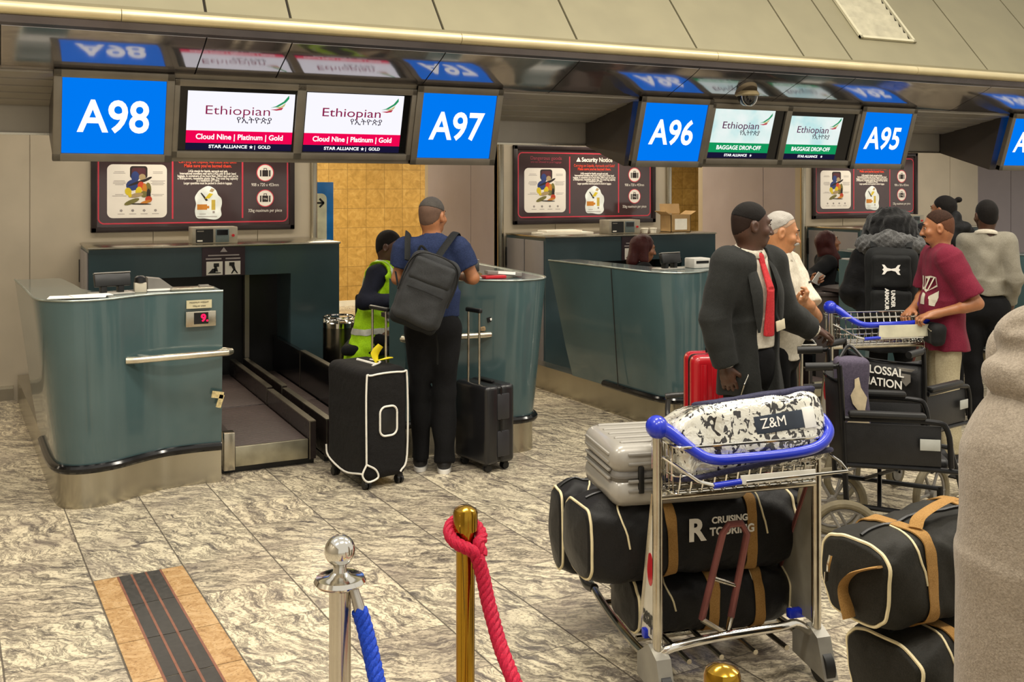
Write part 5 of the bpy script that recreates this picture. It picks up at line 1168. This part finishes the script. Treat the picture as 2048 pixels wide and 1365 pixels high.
# 7 parka with fur hood and climbing pack
a = Person('person in black parka with a fluffy hood and grey fur trim, seen from behind', (6.0, 5.63), 47, 1.60, skin_=SK_MID, wide=1.12)
a.arm(-1, a.sh[-1] + np.array((-.10, .02, -.26)), a.sh[-1] + np.array((-.04, .20, -.36)), world=False); a.arm(1, a.sh[1] + np.array((.10, .02, -.26)), a.sh[1] + np.array((.04, .20, -.36)), world=False); a.body(.008, True); a.hair(HAIRB)
a.top('parka', PARKA, .62, 'long', .045, .012, flare=.03, neck=0, h=.009, seed=7, ff=18)
S_ = SDF(); S_.ell(a.H(0, -.02, .03), (.19, .18, .165), 0).ell(a.H(0, -.04, -.06), (.215, .19, .14), .05); S_.sub('ell', .02, a.H(0, .16, -.02), np.array((.10, .16, .13)), None); S_.o('hood', cloth('fluffy_black', '0e0e0f', '060606', .95, 300, 1., .6, 30, 160), a.t, .009, fold=.012, ff=60, seed=3)
S_ = SDF(); S_.cap(a.H(-.19, -.13, -.09), a.H(0, -.25, -.05), .06, .075, 0).cap(a.H(0, -.25, -.05), a.H(.19, -.13, -.09), .075, .06, .02).cap(a.H(-.225, .0, -.10), a.H(-.19, -.13, -.09), .05, .06, .03).cap(a.H(.225, .0, -.10), a.H(.19, -.13, -.09), .05, .06, .03); S_.o('fur_trim', cloth('grey_fur', '6a6a69', '3c3c3c', .95, 300, 1., .6, 14, 120), a.t, .008, fold=.010, ff=70, seed=5)
a.pants(BLKC, .85); a.shoes(SHOEB, SHOEB)
t = T('backpack', 'tall black climbing backpack with white lettering on the fur-hooded back', 'backpack', (5.80, 5.44, .86), -R(47 + 180))
S_ = SDF(); S_.rbox((0, 0, .27), (.18, .10, .27), .07, 0); S_.o('bag_body', PACKB, t, .008, fold=.005, seed=8); S_ = SDF(); S_.rbox((0, .10, .37), (.135, .035, .12), .03, 0); S_.o('upper_pocket', PACKB, t, .007, fold=.003); S_ = SDF(); S_.rbox((0, .105, .13), (.14, .045, .115), .035, 0); S_.o('lower_pocket', PACKB, t, .007, fold=.003)
B().tube([(-.13, .13, .252), (.13, .13, .252)], .005, 6).o('zip', BLACKG, t)
b = B()
for e in (-1, 1): b.prism([(0, .39 + e * .006), (.028, .39 + e * .012), (.045, .39 + e * .034), (.062, .39 + e * .036), (.05, .39 + e * .012), (.06, .39), (-.06, .39), (-.05, .39 + e * .012), (-.062, .39 + e * .036), (-.045, .39 + e * .034), (-.028, .39 + e * .012)], .136, .139, 'y')
b.o('emblem', PAPER, t, smooth=False)
text('UNDER', .036, PAPER, t, (-.012, .156, .185), (PI / 2, R(90), PI), 'lettering', .0015); text('ARMOUR', .036, PAPER, t, (.030, .156, .18), (PI / 2, R(90), PI), 'lettering', .0015)
for e in (-1, 1):
    B().tube([(e * .12, .0, .54), (e * .13, -.16, .60), (e * .13, -.30, .50)], .022, 8, smooth=4, flat=.3).o('shoulder_strap', PACKB, t); b = B(); b.box((e * .12, .115, .04), (.05, .01, .012)); b.o('buckle', GREYP, t)

# 8 man in the maroon shirt
a = Person('person in maroon T-shirt and beige trousers gripping the trolley handle', (5.70, 4.88), -58, 1.68, yaw=-14, pitch=6, skin_=SK_TAN, wide=1.05, lean=(0, .05))
a.arm(-1, (5.67, 4.60, 1.085), (5.50, 4.79, 1.005), f=(-.75, .5, -.2), n=(.1, .1, -1), curl=42); a.arm(1, (5.78, 5.12, 1.10), (5.58, 5.05, 1.0), f=(-.8, -.2, -.2), n=(.1, -.2, -1), curl=40); a.body(.0055); a.eyes(); a.hair(cloth('cropped_hair', '3a2418', '22140d', .8, 300, .4), .003, [((0, .67, -.74), (0, .07, .085)), ((0, -.30, -.95), (0, -.03, .04))]); a.fade(cloth('brown_fade', '6a4431', '4a2e20', .7, 300, .2, .03, 30, 500))
B().tube([tuple(a.H(x, y, z)) for x, y, z in ((-.03, .086, -.058), (0, .106, -.050), (.03, .086, -.058))], .005, 8, smooth=3).o('moustache', HAIRB, a.t); S_ = SDF(); S_.ell(a.H(0, .062, -.096), np.array((.032, .028, .024)), 0, a.Rm); S_.o('goatee', HAIRB, a.t, .005)
ts = a.top('t_shirt', MAROON, .755, 'short', .020, .007, flare=.03, seed=15, belly=.015, frac=.85)
TPR = M('shirt_print', 'c9c3ae', .6); b = B()
wrap_print(text('UZZI', .095, TPR, a.t, tuple(a.ch + np.array((-.085, .19, -.045))), (PI / 2, 0, PI), 'shirt_lettering', .003, depth=.0), ts)
for x in (-.18, -.06): b.loft([[(x + .03, .19, a.ch[2] - .10 - .09 * i / 6), (x, .19, a.ch[2] - .10 - .09 * i / 6), (x - .03, .19, a.ch[2] - .10 - .09 * i / 6)] for i in range(7)], closed=False)
wrap_print(b.o('shirt_print', TPR, a.t, smooth=False), ts); a.pants(BEIGE, .82, 1.0, .012, .01); a.shoes(SHOEB, SOLEW)
t = T('waist_bag', 'small black crossbody bag hanging at the front of the maroon T-shirt', 'bag', (5.52, 4.86, .86), R(58)); t.location = (5.545, 4.835, .87); S_ = SDF(); S_.rbox((0, 0, 0), (.12, .05, .075), .04, 0); S_.o('pouch', PACKB, t, .007, fold=.004); B().tube([(-.10, .05, .03), (.0, .053, .045), (.10, .05, .03)], .004, 6).o('zip', CHROMEW, t)
B().tube([(.10, .0, .05), (.13, -.06, .20), (.10, -.03, .45), (.03, -.10, .56)], .012, 8, smooth=5, flat=.3).o('strap', PACKB, t); B().ball((.115, .03, .03), .012).o('clip', CHROME, t)

# 9 grey sweater, 10 dark jacket
a = Person('person in grey sweater with white collar and dark trousers, seen from behind', (6.79, 5.43), 52, 1.735, yaw=22, skin_=SK_DARK, wide=.80)
a.arm(-1, a.sh[-1] + np.array((-.05, .05, -.27)), a.sh[-1] + np.array((.02, .26, -.30)), world=False); a.arm(1, a.sh[1] + np.array((.055, -.02, -.27)), a.sh[1] + np.array((.03, .10, -.48)), world=False); a.body(.006); a.eyes(); a.hair(HAIRB, .003); a.top('sweater', GREYSW, 1.01, 'long', .012, .009, seed=21); a.collar(WSH, .066, .04); a.pants(BLKC, 1.04); a.shoes(SHOEB, SHOEB)
a = Person('person in black jacket with a small hair knot standing at the A95 desk', (7.12, 6.10), 20, 1.76, yaw=30, skin_=SK_MID)
a.hang(-1); a.hang(1); a.body(.007); a.eyes(); a.hair(HAIRB, .003, lumps=(((.06, -.10, .09), (.028, .028, .024)),)); a.top('jacket', PARKA, .85, 'long', .03, .01, seed=30); a.pants(BLKC, .95); a.shoes(SHOEB, SHOEB)
S_ = SDF(); S_.cap(a.nb + np.array((-.12, -.08, -.02)), a.nb + np.array((.12, -.08, .0)), .06, .06, 0).cap(a.nb + np.array((0, -.1, -.08)), a.nb + np.array((.05, -.07, .1)), .07, .05, .03); S_.o('hood', PARKA, a.t, .01, fold=.008)

# 11 hoodie in the foreground
a = Person('person in marled grey hooded top at the right edge, seen from behind', (2.27, 1.555), 82, 1.77, skin_=SK_MID, wide=.8)
a.hang(-1, .02, .05); a.hang(1, .02, .05); a.body(.008); a.hair(HAIRB, .005)
S_ = SDF(); P0 = np.array((0, -.085, 0)); S_.cone(P0 + (0, 0, .50), P0 + (0, 0, 1.0), .238, .232, 0, (1, .96, 1)).cap(P0 + (0, 0, 1.0), P0 + (0, 0, 1.20), .232, .212, .02, (1, .96, 1)).cap(P0 + (0, 0, 1.20), P0 + (0, .05, 1.38), .212, .13, .05, (1, .9, 1)); S_.cut((0, 0, -1), (0, 0, .5)); S_.cap(a.sh[-1], a.sh[1], .08, .08, .08); [S_.cap(a.sh[e], a.el[e], .078, .066, .03).cap(a.el[e], a.wr[e], .066, .05, .03) for e in (-1, 1)]
S_.o('hooded_top', MARL, a.t, .009, fold=.006, ff=13, seed=41, stretch=(1, 1, .2)); a.pants(BLKC, .9); a.shoes(SHOEB, SOLEW)
S_ = SDF(); nb = a.nb; q = lambda x, y, z: nb + np.array((x, y, z))
def fold(pts, r, k=.012):
    for (p0, r0), (p1, r1) in zip(zip(pts, r), list(zip(pts, r))[1:]): S_.cap(q(*p0), q(*p1), r0, r1, k)
q = lambda x, y, z: nb + np.array((x * .88, y * .86 + .035, z * .88 - .03))
S_.ell(q(0, -.14, .02), (.165, .11, .092), 0)
S_.ell(q(0, -.195, -.065), (.16, .105, .088), .012); S_.ell(q(.01, -.185, -.13), (.145, .098, .056), .010, rotm(0, 8, 0))
S_.sub('cap', .03, q(-.20, -.20, .0), q(.02, -.33, .0), .012, .02, None); S_.sub('cap', .03, q(.0, -.335, -.05), q(.16, -.24, -.075), .016, .012, None); S_.sub('cap', .02, q(-.10, -.25, .06), q(.06, -.23, .10), .010, .010, None)
S_.sub('ell', .02, q(0, .03, .08), np.array((.085, .11, .12)), None); S_.o('hood', MARL, a.t, .006, fold=.006, ff=13, seed=6)

# ---------------------------------------------------------------- wheelchairs
WCB = M('wheelchair_vinyl', '151517', .45, 0, .1, 30, bump=.1, bs=200); WCF = M('wheelchair_frame', '1f1f20', .3, .6, .1, 12); TYRE = M('tan_tyre', '6f6650', .7, 0, .1, 20)
def wheelchair(label, loc, heading, words, sc=1.):
    t = T('wheelchair', label, 'wheelchair', (*loc, 0), -R(heading), 'wheelchairs'); t.scale = (sc,) * 3
    S_ = SDF(); S_.rbox((0, .03, .50), (.22, .22, .025), .02, 0); S_.o('seat', WCB, t, .009, fold=.003)
    b = B(); b.loft([[(x, -.20 - .05 * (1 - (x / .23) ** 2) - .03 * (z - .5), z - (.035 * (1 - (x / .23) ** 2) if z > .85 else 0)) for x in [-.23 + .46 * i / 16 for i in range(17)]] for z in (.50, .62, .74, .88)], closed=False); bk = b.o('backrest', WCB, t); m = bk.modifiers.new('thick', 'SOLIDIFY'); m.thickness = .012
    b = B(); b.tube([(x, -.205 - .05 * (1 - (x / .23) ** 2) - .008, .855) for x in [-.23 + .46 * i / 16 for i in range(17)]], .006, 6); b.o('back_seam', BLACKG, t)
    if words:
        text('COLOSSAL', .062, PAPER, t, (.0, -.268, .80), (PI / 2, 0, 0), 'lettering', .001); text('AVIATION', .062, PAPER, t, (.0, -.268, .735), (PI / 2, 0, 0), 'lettering', .001)
        b = B(); b.prism([(.135, .80), (.185, .80), (.185, .76), (.16, .735), (.135, .76)], -.262, -.256, 'y'); b.prism([(.11, .83), (.21, .83), (.19, .815), (.13, .815)], -.262, -.256, 'y'); b.o('crest', GREYP, t, smooth=False)
    for e in (-1, 1):
        x = e * .24
        B().tube([(x, -.36, .925), (x, -.24, .93), (x, -.22, .90), (x, -.2, .5), (x, -.19, .30)], .0125, 10, smooth=4).o('back_post', WCF, t); B().tube([(x, -.37, .924), (x, -.25, .93)], .019, 12).o('push_grip', RUBBER, t)
        B().tube([(x, -.2, .31), (x, .30, .27)], .012, 8).o('lower_rail', WCF, t); B().tube([(x, -.2, .49), (x, .29, .48), (x, .36, .42), (x, .42, .16)], .012, 8, smooth=4).o('seat_rail', WCF, t)
        B().tube([(x * 1.04, -.2, .70), (x * 1.04, .16, .70), (x * 1.04, .235, .66), (x * 1.04, .25, .5)], .0125, 10, smooth=5).o('arm_frame', WCF, t)
        B().box((x * 1.04, -.02, .722), (.05, .33, .03), bev=.013).o('arm_pad', RUBBER, t); B().box((x * 1.0, .0, .59), (.008, .42, .18), bev=.003).o('side_guard', WCB, t)
        w = B(); w.tube([(x * 1.13, -.2 + .15 * math.cos(q), .17 + .15 * math.sin(q)) for q in [2 * PI * i / 32 for i in range(32)]], .02, 10, closed=True); wh = w.o('rear_wheel', TYRE, t); b = B()
        for i in range(6): b.cyl((x * 1.13, -.2, .17), (x * 1.13, -.2 + .14 * math.cos(i * PI / 3), .17 + .14 * math.sin(i * PI / 3)), .008, seg=8)
        b.cyl((x * 1.13 - .025, -.2, .17), (x * 1.13 + .025, -.2, .17), .025); b.tube([(x * 1.13, -.2 + .125 * math.cos(q), .17 + .125 * math.sin(q)) for q in [2 * PI * i / 32 for i in range(32)]], .007, 8, closed=True); b.o('spokes', GREYP, wh)
        w = B(); w.tube([(x, .30 + .07 * math.cos(q), .092 + .07 * math.sin(q)) for q in [2 * PI * i / 24 for i in range(24)]], .019, 8, closed=True); cw = w.o('caster_wheel', TYRE, t); b = B(); b.cyl((x - .02, .30, .092), (x + .02, .30, .092), .05); b.o('hub', GREYP, cw); b = B(); b.tube([(x - .03, .30, .09), (x - .03, .30, .2), (x + .03, .30, .2), (x + .03, .30, .09)], .007, 8); b.cyl((x, .3, .2), (x, .3, .28), .015); b.o('caster_fork', WCF, t)
        B().box((x * .55, .45, .12), (.17, .14, .012), rot=(.15, 0, 0), bev=.004).o('footplate', BLACK, t)
    for d in (-1, 1): B().tube([(-d * .24, -.05, .30), (d * .24, .02, .48)], .010, 8).o('cross_brace', WCF, t)
    B().box((.262, .16, .60), (.004, .085, .05), bev=.001).o('maker_label', M('label_grey', 'aeb0aa', .4), t); return t
wheelchair('black wheelchair lettered in white on its back, pushed by the man in the suit', (4.67, 4.28), 78, True, 1.02)
wheelchair('black wheelchair standing side-on in front of the lettered one', (3.93, 3.74), 128, False, 1.06)
t = T('printed_bag', 'lilac-grey bag with a cream print standing on the side-on wheelchair', 'bag', (3.80, 3.82, .555), -R(30)); S_ = SDF(); S_.rbox((0, 0, .22), (.082, .055, .22), .03, 0); S_.o('bag_body', cloth('lilac_bag', '5b5464', '474150', .85, 500, .3), t, .008, fold=.006, ff=14)
CP = M('cream_print', 'c9b898', .6, 0, .06, 30); pr = B(); pr.prism([(-.0, .34), (.02, .35), (.03, .30), (.06, .25), (.05, .19), (.07, .15), (.05, .13), (.03, .17), (-.01, .22), (-.02, .26), (.0, .30)], -.062, -.058, 'y'); pr.prism([(-.05, .12), (.0, .15), (.07, .13), (.08, .11), (.02, .115), (-.06, .09)], -.062, -.058, 'y'); pr.prism([(-.03, .05), (.03, .08), (.05, .07), (.0, .04)], -.062, -.058, 'y'); pr.o('print', CP, t, smooth=False)
B().tube([(-.06, 0, .43), (.0, .04, .49), (.06, .0, .43)], .009, 8, smooth=5).o('bag_handle', BLACK, t)

# ---------------------------------------------------------------- suitcases beside the desks
BCV = cloth('black_case_cover', '1b1a1a', '121111', .8, 260, .6, .05, 5, 150); PIP = M('white_piping', 'd9d6cc', .6, 0, .04, 20)
t = T('suitcase', 'large suitcase in a black cover with white piping beside the blue-shirted man', 'suitcase', (2.07, 6.20, 0), R(11)); cx, cy, z0, z1 = .155, .25, .055, .735
S_ = SDF(); S_.rbox((0, 0, (z0 + z1) / 2), (cx, cy, (z1 - z0) / 2), .05, 0); S_.o('covered_shell', BCV, t, .008, fold=.0025, ff=20)
fr = [(x, z) for x, z in rrect(-cx + .02, z0 + .02, cx - .02, z1 - .02, .05, 6)]
b = B(); b.tube([(-cx + .012, -cy - .001, z0 + .11), (-cx + .012, -cy - .001, z1 - .08), (-cx + .05, -cy - .001, z1 - .035), (cx - .05, -cy - .001, z1 - .035), (cx - .012, -cy - .001, z1 - .08), (cx - .012, -cy - .001, z0 + .13), (cx - .06, -cy - .001, z0 + .03)], .006, 8, smooth=5); b.o('piping', PIP, t)
b = B(); b.tube([(-cx + .012, -cy - .002, z0 + .11), (-cx - .015, -cy + .0, z0 + .05), (-cx + .02, -cy - .004, z0 + .005), (-cx + .09, -cy - .004, z0 + .02), (-cx + .075, -cy - .003, z0 + .07), (-cx + .012, -cy - .002, z0 + .11)], .006, 8, smooth=4); b.tube([(-cx - .004, -cy + .03, z0 + .05), (-cx - .004, 0, z0 + .02), (-cx - .004, cy - .04, z0 + .07), (-cx - .004, cy - .01, z0 + .14)], .006, 8, smooth=4); b.o('piping', PIP, t)
b = B(); b.tube([(x, -cy - .002, z) for x, z in rrect(-.05, .32, .07, .50, .04, 5)], .0065, 8, closed=True); b.o('pocket_piping', PIP, t); B().box((.01, -cy + .004, .41), (.10, .012, .15), bev=.006).o('side_grip', BLACK, t)
b = B(); b.tube([(.0, y, z1 + .002) for y in (-.12, -.0, .12)], .010, 8); b.tube([(-.04, -.14, z1 + .002), (.04, -.10, z1 + .012), (.06, .06, z1 + .004)], .006, 8, smooth=4); b.o('top_grip', PIP, t)
RB = M('yellow_ribbon', 'e6d321', .5, 0, .05, 9); b = B(); b.tube([(.04, -.06, z1 + .0), (.03, -.05, z1 + .06), (.06, -.07, z1 + .11)], [.01, .03, .022], 8, smooth=3, flat=.25); b.tube([(.04, -.06, z1 + .015), (.09, -.10, z1 + .03), (.12, -.10, z1 + .03)], [.01, .025, .02], 8, smooth=3, flat=.3); b.o('yellow_tag', RB, t)
for y in (-.085, .085): B().cyl((.09, y, z1 - .03), (.09, y, 1.06), .008).o('handle_tube', CHROMEW, t)
B().box((.09, 0, 1.07), (.03, .23, .026), bev=.01).o('handle_grip', BLACK, t)
for sx in (-1, 1):
    for sy in (-1, 1):
        w_ = B().box((sx * .115, sy * .20, .05), (.04, .04, .035), bev=.008).o('wheel_housing', BLACK, t); b = B()
        for d in (-.013, .013): b.cyl((sx * .115 + d - .008, sy * .20, .027), (sx * .115 + d + .008, sy * .20, .027), .026, seg=20)
        b.o('wheel', RUBBER, w_)
BSH = M('black_shell', '19191b', .33, 0, .06, 6, coat=.25)
t = shell_case('small black hard-shell cabin suitcase with its handle up, right of the man', (2.86, 6.14, 0), R(102), (.36, .24, .56), BSH, 0, bev=.03)
for x in (-.06, .06): B().cyl((x, .085, .53), (x, .085, 1.03), .008).o('handle_tube', CHROMEW, t)
B().box((0, .085, 1.035), (.16, .03, .03), bev=.01).o('handle_grip', BLACK, t)
for z in (.18, .42): B().box((-.178, -.02 + .0, z), (.016, .10, .17), bev=.01).o('corner_panel', M('shell_satin', '2a2a2d', .4), t)
b = B(); b.tube([(-.1815, .0, .07), (-.1815, .0, .55)], .004, 6); b.o('zip', BLACKG, t); B().box((0, -.02, .565), (.14, .03, .015), bev=.006).o('top_grip', BLACK, t)
t = shell_case('bright red hard-shell suitcase standing behind the man in the suit', (4.06, 5.20, 0), R(-20), (.42, .26, .80), M('red_shell', 'a8101c', .3, 0, .04, 5, coat=.5), 5, bev=.05)
B().tube([(-.08, 0, .80), (-.07, 0, .835), (.07, 0, .835), (.08, 0, .80)], .012, 8, smooth=3).o('top_grip', BLACK, t)

# ---------------------------------------------------------------- small things on desks and cabinets
t = T('waste_bin', 'stainless steel cylindrical bin between the cabinet and the lime vest', 'bin', (2.56, 8.40, 0))
B().lathe([(.135, 0), (.135, .66), (.13, .665)], seg=40).o('drum', M('bin_steel', '7c776c', .22, 1, .1, 5, stretch=(1, 1, .1)), t); B().lathe([(.136, .66), (.138, .70), (.128, .71), (.124, .70), (.05, .69)], seg=40).o('lid_ring', CHROME, t); b = B()
for i in range(10): b.cyl((.13 * math.cos(i * .628), .13 * math.sin(i * .628), .70), (.13 * math.cos(i * .628), .13 * math.sin(i * .628), .74), .006, seg=8)
b.tube([(.13 * math.cos(q), .13 * math.sin(q), .745) for q in [2 * PI * i / 32 for i in range(32)]], .009, 8, closed=True); b.o('top_rail', CHROME, t)
def terminal(label, loc, rz):
    t = T('desk_terminal', label, 'terminal', loc, rz, 'terminals on the desks')
    B().box((0, .0, .085), (.21, .035, .075), rot=(R(-15), 0, 0), bev=.006).o('screen_housing', BLACK, t); B().box((0, .008, .128), (.215, .03, .008), rot=(R(-15), 0, 0), bev=.003).o('top_edge', GREYP, t)
    for x in (-.05, .05): B().box((x, .01, .03), (.035, .05, .06), bev=.006).o('leg', BLACK, t)
    B().box((0, .02, .006), (.24, .13, .012), bev=.003).o('base', M('base_silver', 'a8a49b', .35, .5), t)
terminal('small black terminal on the desk with the red weight readout', (.60, 6.56, 1.2), R(12)); terminal('small black terminal on the desk in front of the A96 clerk', (4.66, 6.58, 1.2), R(12)); terminal('small black terminal at the elbow of the blue-shirted man', (2.90, 6.56, 1.2), R(-15))
t = T('paper_sheets', 'white paper sheets overhanging the leftmost desk edge', 'paper', (.40, 6.42, 1.207), R(-8)); B().box((0, 0, .002), (.31, .15, .003)).o('sheet', PAPER, t, smooth=False); B().box((.07, .03, .006), (.22, .12, .003), rot=(0, 0, .3)).o('sheet', PAPER, t, smooth=False)
t = T('card_reader', 'beige box with a black cap behind the leftmost desk edge', 'card reader', (.765, 6.62, 1.2)); B().box((0, 0, .03), (.07, .06, .06), bev=.004).o('case', M('beige_case', 'b8b09c', .5), t); B().lathe([(.035, .06), (.032, .09), (.02, .10), (.001, .102)]).o('cap', BLACK, t)
t = T('label_printer', 'grey wedge-shaped printer on the leftmost desk', 'printer', (.86, 6.68, 1.2)); B().prism([(-.05, 0), (.10, 0), (.10, .02), (.03, .075), (-.05, .085)], -.06, .06, 'y').o('case', GREYP, t); B().box((.02, -.062, .01), (.15, .004, .012)).o('slot', PAPER, t)
t = T('desk_tray', 'low silver tray on the right end of the leftmost desk', 'tray', (1.07, 6.64, 1.2)); B().box((0, 0, .008), (.26, .14, .016), bev=.003).o('plate', STEEL, t); B().box((.08, .02, .02), (.06, .05, .01)).o('card', GREYP, t)
t = T('label_printer', 'white and grey printer on the A96 desk beside the suited shoulder', 'printer', (4.95, 6.62, 1.2)); B().box((0, 0, .04), (.16, .13, .08), bev=.008).o('case', M('printer_white', 'b9b6ae', .5), t); B().box((0, -.066, .05), (.12, .004, .02)).o('slot', BLACK, t)
t = T('document_holder', 'red and white document holder on the A97 desk', 'document holder', (3.10, 6.50, 1.2)); B().box((0, 0, .012), (.16, .09, .02), bev=.003).o('red_base', REDP, t); B().box((.09, .03, .03), (.26, .07, .028), rot=(0, .08, -.1), bev=.003).o('box', GREYP, t); B().box((.10, -.008, .035), (.13, .004, .02), rot=(0, .08, -.1)).o('label', PAPER, t)
t = T('cardboard_box', 'open brown cardboard box on the cabinet behind the A96 desk', 'box', (6.62, 9.25, 1.348)); CB = M('cardboard', 'a5875c', .8, 0, .06, 9)
b = B(); b.span((-.13, -.1, 0), (.13, -.094, .19)); b.span((-.13, .094, 0), (.13, .1, .19)); b.span((-.13, -.1, 0), (-.124, .1, .19)); b.span((.124, -.1, 0), (.13, .1, .19)); b.span((-.13, -.1, 0), (.13, .1, .006)); b.o('carton', CB, t, smooth=False)
for x, rr in ((-.165, .5), (.165, -.5)): B().box((x, 0, .205), (.09, .2, .004), rot=(0, rr, 0)).o('flap', CB, t, smooth=False)
B().box((0, .11, .25), (.26, .004, .11), rot=(-.15, 0, 0)).o('flap', CB, t, smooth=False); B().box((.0, -.1015, .085), (.16, .002, .12)).o('label', PAPER, t, smooth=False)
t = T('flat_boards', 'stack of flat white boards on the left of the A96 cabinet', 'boards', (5.23, 9.3, 1.348)); b = B().box((0, 0, .012), (.60, .25, .02)); b.o('board', WHITE, t, smooth=False); B().box((-.02, .02, .034), (.42, .2, .018)).o('board', WHITE, t, smooth=False)
for i, x in enumerate((6.17, 6.28)):
    t = T('paper_cup', ('left', 'right')[i] + ' of two small white cups beside the cardboard box', 'cup', (x, 9.18, 1.348), 0, 'cups by the cardboard box'); B().lathe([(.03, 0), (.036, .045), (.033, .045), (.028, .006)], seg=20).o('cup', PAPER, t); B().lathe([(.036, .04), (.04, .043), (.04, .048), (.034, .05)], seg=20).o('rim', WHITE, t)
t = T('blue_bag', 'crumpled shiny blue plastic bag on the desk at the right edge', 'bag', (8.64, 7.35, 1.2), R(70)); S_ = SDF(); S_.ell((0, 0, .07), (.28, .17, .10), 0).ell((.14, .05, .10), (.14, .12, .10), .05); S_.cut((0, 0, -1), (0, 0, .0)); S_.o('bag_body', M('blue_film', '1a56c4', .18, 0, .2, 6, coat=.5), t, .009, fold=.02, ff=26, seed=4); B().box((-.10, -.155, .10), (.14, .02, .06), rot=(.3, 0, .1), bev=.008).o('white_patch', PAPER, t)
t = T('side_desk', 'dark brown side desk with a grey screen panel where the clerk writes', 'desk', (6.74, 7.16, 0), R(-22)); B().box((0, .0, .872), (.46, .42, .035), bev=.006).o('desk_top', DARKB, t); B().box((0, -.18, .43), (.42, .03, .86)).o('front_panel', DARKB, t, smooth=False); B().box((.18, -.2, .60), (.12, .03, 1.20), bev=.006).o('screen_panel', GREYP, t); B().box((-.2, .05, .43), (.03, .3, .86)).o('side_panel', DARKB, t, smooth=False)
